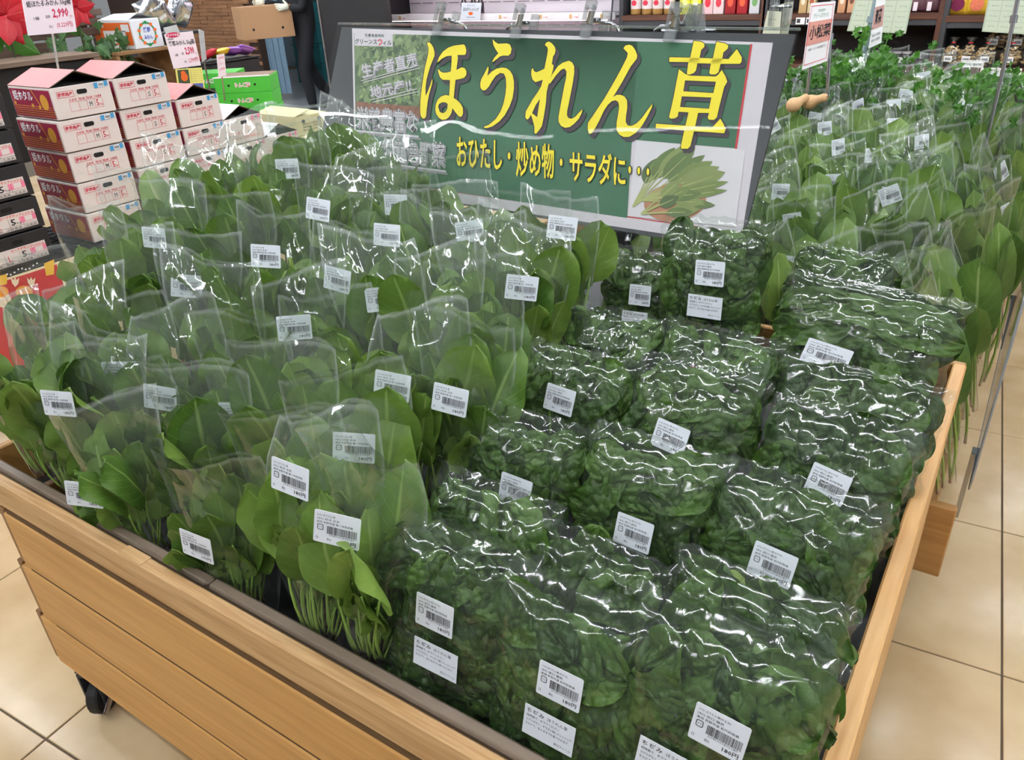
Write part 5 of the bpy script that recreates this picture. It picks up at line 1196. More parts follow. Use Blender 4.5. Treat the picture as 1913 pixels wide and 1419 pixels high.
# foil bags and dark bin
FOIL = mat('foil', srgb(200,204,210), 0.18, 0.9, noise_amt=0.1, bump=0.5, nscale=25)
def packmesh(seed, w_=0.10, h=0.13, d=0.03, m=None):
    R = random.Random(seed); V = []; F = []; n = 10
    for s in (-1, 1):
        for j in range(n+1):
            for i in range(n+1):
                u = -1+2*i/n; v = -1+2*j/n; k = max(0, 1-abs(u)**3)*max(0, 1-abs(v)**3)
                V.append(Vector((u*w_/2, s*d*k**0.5+0.006*noise.noise(Vector((u*3, v*3, seed)))*(1-k)+s*0.006*noise.noise(Vector((u*5, v*5, seed+s)))*k, h/2+v*h/2)))
    st = (n+1)**2
    for s in (0, 1):
        for j in range(n):
            for i in range(n): a = s*st+j*(n+1)+i; q = (a, a+1, a+n+2, a+n+1); F.append(q if s == 0 else q[::-1])
    return mesh('pouch', V, F, m, True)
FP = [packmesh(s, 0.15, 0.19, 0.035, FOIL) for s in range(3)]
R = random.Random(5)
for k in range(8):
    c = atx(268+9*k+R.uniform(-2, 2), 36-R.uniform(0, 16), -5.45); c2 = c.copy()
    t = thing('foil_bag', 'shiny silver foil bag heaped behind the orange carton', 'bag', (c.x, c.y, c.z-0.06), (R.uniform(-0.5, 0.5), R.uniform(-0.6, 0.6), R.uniform(0.6, 2)), 'silver foil bags in a heap'); ob('pouch', FP[k % 3], t)
    B().box(-0.03,0.03,-0.001,0.001,-0.012,0.012).obj('top_tag', PAPER, t, loc=(0, -0.034, 0.09))
fr = thing('foil_bag_rack', 'dark rack that carries the silver foil bags', 'rack', (atx(298, 40, -5.55).x, atx(298, 40, -5.55).y, 0)); zr = atx(310, 44, -5.45).z-0.06
B().box(-0.14,0.14,-0.24,0.12,0.0,zr-0.02,bev=0.004).obj('rack_body', BLACKC, fr); B().box(-0.2,0.2,-0.26,0.2,zr-0.019,zr,bev=0.002).obj('rack_shelf', BLACK, fr)
c = atx(418, 128, -6.0); bn_ = thing('dark_bin', 'black bin topped with colourful snack bags by the strip wall', 'bin', (c.x, c.y, 0)); zt_ = atx(418, 112, -6.0).z
B().box(-0.17,0.17,-0.26,0.26,0.0,zt_,bev=0.01).obj('bin_body', BLACKC, bn_); B().box(-0.18,0.18,-0.27,0.27,zt_,zt_+0.012,bev=0.003).obj('bin_rim', BLACK, bn_)
for k, (cc, nm) in enumerate((((190,30,50),'red'),((236,190,60),'yellow'),((150,90,190),'purple'),((170,110,200),'lilac'))):
    pm = packmesh(k+9, 0.15, 0.12, 0.03, mat('snack_'+nm, srgb(*cc), 0.25, 0.3)); yy = -0.19+0.12*k
    t = thing('snack_bag', '%s foil snack bag lying on the black bin' % nm, 'snack bag', (c.x+0.03, c.y+yy, zt_+0.045), (1.2, 0.2*k-0.3, PI/2)); ob('pouch', pm, t); B().box(-0.07,0.07,-0.003,0.003,-0.006,0.006).obj('seal', bpy.data.materials['snack_'+nm], t, loc=(0,0,0.122))
# ------------------------------------------------------------------ second cart behind, with komatsuna
c2 = thing('low_display_cart', 'low wooden display cart behind the near cart holding rows of bagged greens', 'cart', (-0.8, 3.3, 0))
def pk(x0, x1, y0, y1, z0, z1, m, name, bev=0.003):
    cx_, cy_, cz_ = (x0+x1)/2, (y0+y1)/2, (z0+z1)/2
    B().box(x0-cx_, x1-cx_, y0-cy_, y1-cy_, z0-cz_, z1-cz_, bev=bev).obj(name, m, c2, loc=(cx_+0.8, cy_-3.3, cz_))
pk(-1.62, 0.035, 1.835, 1.862, 0.10, 0.315, OAK, 'front_board'); pk(-0.034, -0.010, 1.863, 4.75, 0.10, 0.255, OAK, 'side_board'); pk(-1.62, -0.03, 1.863, 4.75, 0.27, 0.29, BLACK, 'deck'); pk(-1.62, 0.036, 4.751, 4.775, 0.10, 0.60, OAK, 'back_board'); pk(-1.645, -1.621, 1.835, 4.75, 0.10, 0.60, OAK, 'side_board')
for sx in (-1.5, -0.08):
    for sy in (2.0, 4.6): B().tube([(sx+0.8, sy-3.3, 0.0), (sx+0.8, sy-3.3, 0.0999)], 0.03, 12).obj('foot', RUBBER, c2)
# clear acrylic side guard
ag = thing('acrylic_guard', 'clear acrylic guard standing along the aisle side of the low cart', 'guard', (0.047, 3.3, 0.29))
B().add([(0,-1.36,0.03),(0,1.4,0.03),(0,1.4,0.56),(0,-1.41,0.56),(0,-1.41,0.09),(0.004,-1.36,0.03),(0.004,1.4,0.03),(0.004,1.4,0.56),(0.004,-1.41,0.56),(0.004,-1.41,0.09)],
        [(4,3,2,1,0),(5,6,7,8,9),(0,1,6,5),(1,2,7,6),(2,3,8,7),(3,4,9,8),(4,0,5,9)]).obj('guard_panel', ACRYL, ag)
B().tube([(0.002,1.4,0.03),(0.002,-1.36,0.03),(0.002,-1.41,0.09),(0.002,-1.41,0.56),(0.002,1.4,0.56)],0.0028,6).obj('guard_edge', mat('acrylic_edge', srgb(150,156,164), 0.2), ag)
for yy in (-1.2, 0.0, 1.2): B().box(-0.012,-0.0005,yy-0.02,yy+0.02,-0.16,0.05).obj('bracket', STEEL, ag)
# stepped inner risers
for k, (y0, y1, z1) in enumerate(((1.9,2.5,0.34),(2.5,3.2,0.42),(3.2,3.9,0.48),(3.9,4.7,0.52))): pk(-1.60, -0.16, y0+0.002, y1-0.002, 0.292, z1, BLACK, 'riser', 0.004)
ORDN = ('first','second','third','fourth','fifth','sixth','seventh','eighth','ninth','tenth','eleventh','twelfth','thirteenth')
KR = random.Random(21); seed = 100
PR_SMALL = B().box(-0.022,0.022,-0.0012,-0.0006,-0.012,0.010).mesh('label_print', mat('far_print', srgb(150,150,156), 0.6, noise_amt=0.0))
YST = B().box(-0.022,0.022,-0.0014,-0.0006,-0.024,-0.002).mesh('label_print', YEL)
def komatsuna(x, y, z, lean, side, yaw, s, label, group, seed, lab=True, n=9, tall=1.0):
    R = random.Random(seed); t = thing('greens_bag', label, 'bagged greens', (x, y, z), (-lean, side, yaw), group, (s, s, s*tall))
    ob('clear_bag', BAGF[seed % 8], t)
    for k in range(n):
        u = (k % 3)-1+R.uniform(-0.3, 0.3); d = (k//3)-1+R.uniform(-0.3, 0.3); sc = R.uniform(0.95, 1.2)
        ob('leaf', KM[R.randrange(6)], t, (u*0.026, d*0.018, 0.004), (-d*0.08+R.uniform(-0.08, 0.08), u*0.18+R.uniform(-0.06, 0.06), R.gauss(0, 0.7)), (sc, sc, sc))
    if lab:
        l = ob('price_label', LABEL, t, (R.uniform(-0.02, 0.02), -0.06, R.uniform(0.25, 0.34)), (0, R.uniform(-0.3, 0.3), R.uniform(-0.3, 0.3)), (0.8, 1, 1)); ob('label_print', YST if seed % 7 == 0 else PR_S, l)
# aisle-side column: roots towards the aisle, heads leaning inwards
for k in range(13):
    y = 1.93+k*0.205; seed += 1
    komatsuna(-0.005+KR.uniform(-0.015, 0.012), y, 0.315, KR.uniform(-0.1, 0.05), -0.42+KR.uniform(-0.06, 0.06), 0.9+KR.uniform(-0.2, 0.2), 0.98, 'greens sleeve standing along the aisle guard, %s from the near cart' % ORDN[k], 'greens sleeves along the aisle edge', seed, k % 2 == 0, 12, 1.62)
for k in range(12):
    y = 2.0+k*0.22; seed += 1
    komatsuna(-0.17+KR.uniform(-0.02, 0.02), y, 0.44+0.012*k, KR.uniform(0.0, 0.15), -0.28+KR.uniform(-0.06, 0.06), 0.6+KR.uniform(-0.3, 0.3), 1.12, 'greens sleeve in the second line from the aisle guard, %s from the near cart' % ORDN[k], 'greens sleeves, second line from the aisle', seed, k % 3 == 0)
for j in range(13):
    y = 1.98+j*0.205
    for i in range(6):
        x = -0.32-i*0.155+KR.uniform(-0.03, 0.03); seed += 1
        if x > -0.3 or (j > 8 and i > 4) or (j < 5 and i > 3): continue
        z = 0.46+min(j, 9)*0.018
        komatsuna(x, y+KR.uniform(-0.03, 0.03), z, 0.12+KR.uniform(-0.1, 0.12), -0.12+KR.uniform(-0.12, 0.1), KR.uniform(0.0, 0.8), 1.08+KR.uniform(-0.06, 0.08), 'greens sleeve, %s row behind the near cart, %s line from the aisle' % (ORDN[j], ORDN[i+2]), 'greens sleeves packed in the low cart', seed, (i+j*2) % 3 != 1, 9)
# parsley-like bunches and squash behind the sign
def ruffle(seed):
    R = random.Random(seed); V = [Vector((0, 0, 0))]; n = 14
    for i in range(n):
        a = i*2*PI/n; r_ = (1.0 if i % 2 else 0.62)*R.uniform(0.85, 1.1); V.append(Vector((r_*math.cos(a), 0.25*math.sin(3*a+seed), 0.9*r_*math.sin(a))))
    return mesh('frilly_leaf', V, [(0, 1+i, 1+(i+1) % n) for i in range(n)], PARS, False, None, [(0.5+v.x*0.4, 0.5+v.z*0.4) for v in V])
RUF = [ruffle(s) for s in range(4)]
def frilly(x, y, z, s, label, seed, n=60):
    R = random.Random(seed); t = thing('leafy_bunch', label, 'vegetable', (x, y, z-0.28*s))
    for k in range(n):
        p = Vector((R.gauss(0, 0.085)*s, R.gauss(0, 0.07)*s, (0.26+R.gauss(0, 0.05))*s)); q = 0.026*s*R.uniform(0.7, 1.3); ob('leaf', RUF[k % 4], t, p, (R.uniform(-1.2, 0.2), R.uniform(-1, 1), R.uniform(-1, 1)), (q, q, q))
        if k % 4 == 0: B().tube([Vector((p.x*0.2, p.y*0.2, 0)), p], 0.003, 5).obj('stem', PARS, t)
    ob('clear_bag', BAGF[seed % 8], t, (0, 0, -0.08*s), (0, 0, 0), (1.4*s, 1.6*s, 1.0*s))
for k, (px, py, Y, s, lb) in enumerate(((1585,120,3.75,1.25,'frilly dark green leaf bunch right behind the komatsuna sign'), (1545,140,3.6,1.1,'frilly leaf bunch at the foot of the komatsuna sign'), (1640,110,4.1,1.1,'frilly leaf bunch in a crinkled bag between the sign poles'), (1815,170,3.6,1.0,'frilly green leaf bunch at the far aisle end of the low cart'), (1893,160,4.3,1.1,'frilly green leaf bunch by the pole at the aisle'), (1505,150,3.5,1.0,'small frilly bunch beside the squash'))):
    c = aty(px, py, Y); frilly(c.x, c.y, c.z, s, lb, k+3)
SQ = mat('squash_skin', srgb(222,176,128), 0.45, noise_amt=0.1, nscale=12)
for k, (px, py, Y, ln, lb) in enumerate(((1522,178,3.2,0.0,'pale butternut squash lying beside the sign edge'), (1490,182,3.15,1.2,'butternut squash behind the sign edge'))):
    c = aty(px, py, Y); t = thing('butternut_squash', lb, 'squash', (c.x, c.y, c.z-0.02), (0.2, 1.2, ln), None, (0.5, 0.5, 0.5)); B().lathe([(0.004,-0.085),(0.03,-0.08),(0.048,-0.06),(0.055,-0.035),(0.05,-0.008),(0.036,0.02),(0.03,0.05),(0.031,0.08),(0.026,0.098),(0.006,0.104)], 18).obj('squash_body', SQ, t, smooth=True); B().tube([(0,0,0.102),(0.002,0,0.118)],[0.007,0.005],8).obj('stalk_stub', CRATE, t)
sb = thing('produce_crate', 'dark crate at the back of the low cart carrying squash and leafy bunches', 'crate', (-1.05, 3.55, 0.53)); B().box(-0.62,0.55,-0.42,0.62,0.0,0.20,bev=0.006).obj('crate_body', BLACKC, sb); B().box(-0.63,0.56,-0.43,-0.421,0.12,0.22).obj('crate_lip', BROWN, sb)

# ------------------------------------------------------------------ cards and poles over the low cart
def pole(pa, pb, Y, label, m=STEEL, r=0.007, name='card_pole'):
    a = aty(pa[0], pa[1], Y); b_ = aty(pb[0], pb[1], Y); d = (a-b_).normalized(); top = a + d*(0.25 if pa[1] < 5 else 0.0)
    t = thing(name, label, 'pole', (b_.x, b_.y, b_.z-0.25)); B().tube([Vector((0, 0, 0)), b_-Vector((b_.x, b_.y, b_.z-0.25)), top-Vector((b_.x, b_.y, b_.z-0.25))], r, 10).obj('tube', m, t)
    q = b_ + d*0.18 - Vector((b_.x, b_.y, b_.z-0.25)); B().tube([q-d*0.012, q+d*0.012], r*1.7, 10).obj('joint', m, t); return t
pole((1556,0),(1546,162),3.35,'grey steel pole right beside the komatsuna sign'); pole((1514,126),(1506,190),3.36,'thin steel pole under the komatsuna sign'); pole((1901,0),(1872,140),3.4,'grey pole at the aisle end in front of the green notice'); pole((1636,0),(1610,120),3.9,'pale flat bar pole in front of the first green notice', mat('pole_blue', srgb(150,170,176), 0.4, 0.3), 0.011); pole((1632,70),(1618,140),3.85,'thin pole under the narrow rolled card')
def kom(t, pl):
    b = B(); b.add([pl(0.02,0.36),pl(0.98,0.36),pl(0.98,0.72),pl(0.02,0.72)],[(0,1,2,3)],0); rect_text(b, '小松菜', 0.12, 0.96, 0.44, 0.66, lambda u, v: pl(u, v, 2), 1, 0.02); rect_text(b, 'グリーンスマイル', 0.2, 0.8, 0.76, 0.84, pl, 2); rect_text(b, '生産者直売所', 0.35, 0.65, 0.86, 0.90, pl, 2)
    rect_text(b, '栄養たっぷりの地元野菜です', 0.15, 0.85, 0.27, 0.31, pl, 1)
    b.poly([(0.05,0.06),(0.95,0.06),(0.95,0.96),(0.05,0.96)], [[(0.065,0.07),(0.935,0.07),(0.935,0.95),(0.065,0.95)]], fn=lambda u, v: pl(u, v, 1.5), k=3); b.obj('card_print', [mat('kom_pink', srgb(232,164,150), 0.5, noise_amt=0.03), INK, GRN, REDINK], t)
card('produce_card', 'white and pink card reading komatsuna in Japanese, on a steel pole', [(1515,6),(1561,2),(1545,114),(1498,131)], 3.3, PAPER, kom, plane='y', cat='sign')
def nar(t, pl):
    b = B(); b.add([pl(0.02,0.36),pl(0.98,0.36),pl(0.98,0.80),pl(0.02,0.80)],[(0,1,2,3)],0); rect_text(b, '青菜', 0.2, 0.8, 0.45, 0.75, lambda u, v: pl(u, v, 2), 1, 0.03); [rect_text(b, '地元の野菜', 0.15, 0.85, v, v+0.06, pl, 1) for v in (0.10,0.2)]; b.obj('card_print', [mat('nar_pink', srgb(206,158,150), 0.5), INK], t)
card('produce_card', 'narrow rolled white card with pink band seen almost edge-on', [(1638,-6),(1655,-10),(1646,80),(1622,91)], 3.8, PAPER, nar, plane='y', cat='sign')
GNOT = mat('notice_green', srgb(172,186,166), 0.5, noise_amt=0.03); GNOT2 = mat('notice_green_light', srgb(190,202,184), 0.5, noise_amt=0)
def notice(t, pl):
    b = B()
    for i in range(4):
        for j in range(4):
            u0, v0 = 0.03+i*0.24, 0.03+j*0.24; b.add([pl(u0,v0),pl(u0+0.225,v0),pl(u0+0.225,v0+0.225),pl(u0,v0+0.225)],[(0,1,2,3)],0)
            rect_text(b, 'Acoop' if (i+j) % 2 else 'Organic mark', u0+0.05, u0+0.18, v0+0.09, v0+0.13, lambda u, v: pl(u, v, 2), 1)
    b.obj('notice_print', [GNOT2, mat('notice_ink', srgb(110,130,112), 0.6, noise_amt=0)], t)
card('hanging_notice', 'pale green laminated notice hanging in front of the jar shelf', [(1603,-20),(1709,-20),(1692,63),(1582,58)], 6.6, GNOT, notice, plane='y', cat='notice')
card('hanging_notice', 'pale green laminated notice hanging in front of the peanut shelf', [(1850,-20),(1960,-22),(1940,66),(1834,59)], 6.6, GNOT, notice, plane='y', cat='notice')
CRM2 = mat('memo_cream', srgb(222,222,198), 0.5, noise_amt=0.03)
def memo(t, pl):
    b = B(); [rect_text(b, '入荷予定', 0.15, 0.7, v, v+0.05, pl) for v in (0.2,0.62)]; b.obj('memo_print', DARKGREY, t)
card('memo_sheet', 'cream memo sheet clipped above the right end of the sign', [(1434,20),(1460,22),(1456,64),(1424,64)], 3.0, CRM2, memo, plane='y', cat='notice'); card('memo_sheet', 'second cream memo sheet folded behind the first above the sign end', [(1458,8),(1482,2),(1472,64),(1456,64)], 3.05, CRM2, memo, plane='y', cat='notice')
mp = aty(1457, 18, 3.02); t = thing('memo_clip', 'clear clip holding the cream memo sheets', 'clip', (mp.x, mp.y, mp.z-0.02)); B().box(-0.03,-0.012,-0.028,0.034,-0.03,0.06,bev=0.003).obj('jaw', CLIP, t); B().box(0.02,0.036,-0.028,0.034,-0.03,0.06,bev=0.003).obj('jaw', CLIP, t); B().tube([(0.004,0.006,0.035),(0.004,0.006,0.44-mp.z+0.02)],0.005,8).obj('post', STEEL, t); B().tube([(-0.03,0,0.03),(0.04,0,0.03)],0.005,8).obj('pin', STEEL, t)

# ------------------------------------------------------------------ wooden wall shelving with drinks, jars and peanuts
YS = 7.0
def shelf_unit(name, label, px0, px1, boards, depth=0.45, post=(True, True)):
    x0 = aty(px0, 30, YS).x; x1 = aty(px1, 30, YS).x; t = thing(name, label, 'shelf', ((x0+x1)/2, YS+depth/2, 0)); w_ = (x1-x0)/2
    for z in boards: B().box(-w_,w_,-depth/2,depth/2,z-0.045,z,bev=0.004).obj('shelf_board', SHELFWOOD, t); B().box(-w_,w_,-depth/2+0.01,-depth/2+0.03,z-0.085,z-0.046).obj('rail', DARKGREY, t)
    for s, on in zip((-1, 1), post):
        if on: B().box(s*w_-0.02,s*w_+0.02,-depth/2+0.002,depth/2,0,2.1,bev=0.003).obj('upright', SHELFWOOD if s > 0 else DARKGREY, t)
    B().box(-w_,w_,depth/2+0.001,depth/2+0.015,0,2.1).obj('back_panel', mat('shelf_back', srgb(38,28,26), 0.7) if 'shelf_back' not in bpy.data.materials else bpy.data.materials['shelf_back'], t)
    return t
ZU, ZL = 1.062, 0.690
shelf_unit('drink_shelf', 'brown wooden shelf with juice cartons above and capped bottles below', 1160, 1424, (ZU, 0.60, 1.5))
shelf_unit('jar_shelf', 'brown wooden shelf with boxed goods above and dark jars below', 1428, 1757, (ZU, ZL, 1.5)); shelf_unit('peanut_shelf', 'brown wooden shelf with yellow snack packs above and bags of peanuts below', 1766, 2060, (ZU-0.02, ZL, 1.5))
def onshelf(px, Y=YS+0.06): return aty(px, 25, Y).x
def carton(px, wpx, cols, label, txt, h=0.20, z=ZU, Y=YS+0.05, name='juice_carton', shape='carton'):
    x = onshelf(px, Y); w_ = abs(onshelf(px+wpx/2, Y)-onshelf(px-wpx/2, Y))/2*0.95
    t = thing(name, label, 'carton' if shape == 'carton' else 'bottle', (x, Y+w_, z+0.0005))
    m1 = mat('c', srgb(*cols[0]), 0.4, noise_amt=0.03); m2 = mat('c', srgb(*cols[1]), 0.4, noise_amt=0.03)
    if shape == 'carton':
        B().box(-w_,w_,-w_,w_,0,h,bev=0.003).obj('carton_body', m1, t); B().add([(-w_,-w_,h),(w_,-w_,h),(w_,w_,h),(-w_,w_,h),(-w_,0,h+0.04),(w_,0,h+0.04)],[(0,1,5,4),(2,3,4,5),(1,2,5),(3,0,4)]).obj('gable_top', m1, t)
        b = B(); b.poly([(w_*0.55*math.cos(i*PI/8), h*0.45+w_*0.8*math.sin(i*PI/8)) for i in range(16)], fn=lambda x_, z_: Vector((x_, -w_-0.0012, z_))); b.obj('fruit_print', m2, t)
        b = B(); rect_text(b, txt, -w_*0.6, w_*0.6, h*0.62, h*0.85, lambda x_, z_: Vector((x_, -w_-0.0016, z_)), 0, 0.02); b.obj('name_print', PAPER if sum(cols[0]) < 450 else REDINK, t)
    else:
        B().lathe([(w_*0.9,0),(w_,0.01),(w_,h*0.62),(w_*0.8,h*0.74),(w_*0.36,h*0.86),(w_*0.34,h*0.97)],16).obj('bottle_body', m1, t, smooth=True); B().lathe([(w_*0.42,h*0.96),(w_*0.42,h*1.04)],12).obj('cap', PAPER, t)
        if txt:
            b = B(); b.lathe([(w_*1.01,h*0.20),(w_*1.01,h*0.56)],16); b.obj('label_wrap', m2, t); b = B(); b.poly([(w_*0.5*math.cos(i*PI/6), h*0.40+w_*0.45*math.sin(i*PI/6)) for i in range(12)], fn=lambda x_, z_: Vector((x_, -w_*1.03, z_))); b.obj('fruit_print', REDINK, t)
for k, px in enumerate((1184,1205,1225,1246)): carton(px, 20, ((184,140,84),(240,226,228)), 'amber juice bottle with white apple label on the drink shelf', 'り', 0.24, name='juice_bottle', shape='bottle')
for o in COL.objects:
    if o.name.startswith('juice_bottle'): o['group'] = 'amber juice bottles'
for k, (px, c_, tx, lb) in enumerate(((1278,((226,222,60),(240,240,150)),'ゆず','yellow juice carton beside the amber bottles'),(1298,((232,230,40),(250,250,160)),'ゆず','bright yellow juice carton next to the white apple cartons'),(1321,((240,196,200),(226,50,70)),'りんご','pale pink apple carton next to the yellow cartons'),(1341,((242,214,216),(224,60,80)),'りんご','pale pink apple carton next to the red cartons'),(1363,((160,24,34),(226,90,60)),'りんご','dark red apple carton next to the pale pink ones'),(1385,((170,28,38),(230,100,60)),'りんご','dark red apple carton next to the white and green one'),(1408,((216,214,220),(120,170,110)),'りんご','white carton with green top at the end of the drink shelf'))): carton(px, 20, c_, lb, tx)
for k, px in enumerate((1172,1195,1217,1343,1364,1385,1404)):
    carton(px, 17, ((40,36,34),(60,50,40)), 'dark bottle with white cap on the lower drink shelf', '', 0.29, 0.60, YS+0.03+0.03*(k % 2), name='capped_bottle', shape='bottle')
for o in COL.objects:
    if o.name.startswith('capped_bottle'): o['group'] = 'dark bottles with white caps'
for k, (px, c_, lb) in enumerate(((1498,((196,160,110),(230,220,200)),'tan boxed bottle with pale label at the left of the jar shelf'),(1514,((210,190,150),(180,90,60)),'cream boxed bottle beside the tan one'),(1570,((206,150,110),(240,220,200)),'peach boxed bottle beside the komatsuna card'),(1588,((214,160,120),(120,80,60)),'peach boxed bottle next to the green notice'))): carton(px, 15, c_, lb, '', 0.19, name='boxed_bottle', shape='bottle') if k > 5 else carton(px, 15, c_, lb, 'みそ', 0.19, name='boxed_bottle')
tgt = thing('shelf_tag_strip', 'strip of small white price tags under the boxed bottles', 'price tags', (onshelf(1497, YS-0.01), YS-0.012, ZU-0.075))
for k in range(3): B().box(-0.035+0.08*k,0.035+0.08*k,-0.002,0.0,0.0,0.05).obj('tag', PAPER, tgt); B().box(-0.028+0.08*k,0.0+0.08*k,-0.0028,-0.0021,0.01,0.04).obj('tag_print', DARKGREY, tgt)
# jars
JAR = mat('jar_dark', srgb(46,34,40), 0.12, coat=0.5); LID = mat('jar_lid', srgb(196,192,200), 0.3, 0.4)
for k, px in enumerate((1640,1655,1672,1690,1708)):
    x = onshelf(px); t = thing('preserve_jar', 'dark preserve jar with pale lid and white label on the lower jar shelf', 'jar', (x, YS+0.06, ZL+0.0005), (0, 0, 0.2*k), 'dark preserve jars'); B().lathe([(0.032,0),(0.036,0.006),(0.036,0.075),(0.030,0.085)],16).obj('glass', JAR, t, smooth=True); B().lathe([(0.034,0.084),(0.034,0.10)],16).obj('lid', LID, t); B().lathe([(0.0365,0.02),(0.0365,0.06)],16).obj('label_band', PAPER, t)
# peanuts
NUT = B(); NUT.lathe([(0.001,-0.019),(0.006,-0.016),(0.0085,-0.009),(0.0062,0.0),(0.0085,0.009),(0.006,0.016),(0.001,0.019)],8)
NUTM = NUT.mesh('peanut', mat('peanut_shell', srgb(206,172,122), 0.7, noise_amt=0.15, bump=0.4, nscale=120), True)
NR = random.Random(8)
def nutbag(px, py, Y, label, s=1.0):
    c = aty(px, py, Y); t = thing('peanut_bag', label, 'bag of peanuts', (c.x, c.y, c.z), (0, 0, NR.uniform(-0.3, 0.3)), None, (s, s, s)); b = B()
    for k in range(46):
        a = NR.uniform(0, 2*PI); v = NR.random(); r_ = 0.062*math.sin(PI*(0.15+0.8*v))**0.6*NR.uniform(0.7, 1); p = Vector((r_*math.cos(a), r_*math.sin(a)*0.7, 0.012+0.125*v)); ob('peanut', NUTM, t, p, (NR.uniform(-2, 2), NR.uniform(-2, 2), NR.uniform(-2, 2)))
    bag = B().lathe([(0.05,0),(0.072,0.02),(0.074,0.08),(0.06,0.125),(0.022,0.155),(0.014,0.165),(0.03,0.185),(0.04,0.20)],18); [setattr(v, 'y', v.y*0.75) for v in bag.v]; bag.obj('clear_bag', FILMC, t, smooth=True)
    B().lathe([(0.016,0.158),(0.016,0.166)],10).obj('tie', mat('tie', srgb(214,60,70), 0.5) if 'tie' not in bpy.data.materials else bpy.data.materials['tie'], t); B().box(-0.028,0.028,-0.062,-0.060,0.035,0.075).obj('label_tag', PAPER, t); B().box(-0.02,0.02,-0.0635,-0.0621,0.045,0.062).obj('label_print', bpy.data.materials['far_print'], t)
zs = ZL+0.0008
for k, px in enumerate((1773,1805,1838,1888,1925)): p = aty(px, 120, YS+0.09); d_ = aty(px, 120, YS+0.09); 
for k, (px, lb) in enumerate(((1773,'tied bag of peanuts next to the shelf upright'),(1805,'tied bag of peanuts with orange-red tie, second from the upright'),(1838,'tied bag of peanuts in the middle of the peanut shelf'),(1884,'tied bag of peanuts in front of the grey pole'),(1922,'tied bag of peanuts past the grey pole'))):
    x = aty(px, 120, YS+0.09).x; n0 = len(COL.objects); nutbag(px, 120, YS+0.09, lb); COL.objects[n0].location = (x, YS+0.09, zs)
for k, (px, lb) in enumerate(((1860,'bag of peanuts stacked at the back above the white packet'),(1900,'bag of peanuts stacked at the back behind the grey pole'))):
    x = aty(px, 90, YS+0.26).x; n0 = len(COL.objects); nutbag(px, 90, YS+0.26, lb); COL.objects[n0].location = (x, YS+0.27, zs+0.101)
rs_ = thing('shelf_riser', 'dark riser step at the back of the peanut shelf', 'riser', (onshelf(1885, YS+0.27), YS+0.28, zs)); B().box(-0.24,0.24,-0.08,0.10,0,0.1,bev=0.003).obj('riser_body', BLACKC, rs_); B().box(-0.24,0.24,-0.085,-0.0805,0.0,0.1).obj('riser_front', BROWN, rs_)
t = thing('white_packet', 'white paper packet lying among the peanut bags', 'packet', (onshelf(1838, YS+0.03), YS+0.008, zs)); B().box(-0.075,0.075,-0.004,0.004,0,0.05,bev=0.002).obj('packet_body', PAPER, t); B().box(-0.06,0.06,-0.0052,-0.0042,0.015,0.03).obj('packet_print', bpy.data.materials['far_print'], t)
t = thing('price_tag', 'long white price tag on the peanut shelf edge beyond the pole', 'price tag', (onshelf(1895, YS-0.02), YS-0.018, ZL-0.05)); B().box(-0.13,0.13,-0.002,0.0,0,0.055).obj('tag_plate', PAPER, t); b = B(); rect_text(b, '千葉県産落花生 598円', -0.09, 0.11, 0.015, 0.04, lambda x_, z_: Vector((x_, -0.003, z_))); b.obj('tag_print', INK, t)
# snack packs on the upper boards
SY = mat('snack_yellow', srgb(236,206,40), 0.3, coat=0.3) if 'snack_yellow' not in bpy.data.materials else bpy.data.materials['snack_yellow']
for k, (px, c_, lb) in enumerate(((1786,(120,30,70),'yellow snack pouch with a purple window on the upper peanut shelf'),(1822,(226,120,90),'yellow snack pouch with an orange window on the upper peanut shelf'))):
    pm = packmesh(k+40, 0.155, 0.15, 0.03, SY); x = onshelf(px); t = thing('snack_pouch', lb, 'snack pouch', (x, YS+0.08, ZU-0.019), (0.0, 0, 0)); ob('pouch', pm, t); b = B(); b.poly([(0.045*math.cos(i*PI/8), 0.07+0.045*math.sin(i*PI/8)) for i in range(16)], fn=lambda x_, z_: Vector((x_, -0.034, z_))); b.obj('window_print', mat('win', srgb(*c_), 0.3, noise_amt=0.4, nscale=60), t); B().box(-0.03,0.03,-0.036,-0.0345,0.115,0.135).obj('label_tag', PAPER, t)
for k, (px, lb) in enumerate(((1712,'clear bag of dried purple food with white label on the upper jar shelf'),(1738,'clear bag of dried food tied at the top beside the shelf upright'))):
    pm = packmesh(k+60, 0.13, 0.12, 0.035, mat('dried', srgb(96,60,70), 0.4, noise_amt=0.4, nscale=50)); x = onshelf(px); t = thing('dried_food_bag', lb, 'bag', (x, YS+0.09, ZU+0.0005)); ob('pouch', pm, t); B().lathe([(0.012,0.11),(0.03,0.15)],12).obj('tied_neck', FILMC, t); B().box(-0.03,0.0,-0.04,-0.0375,0.01,0.07).obj('label_tag', PCARD, t)

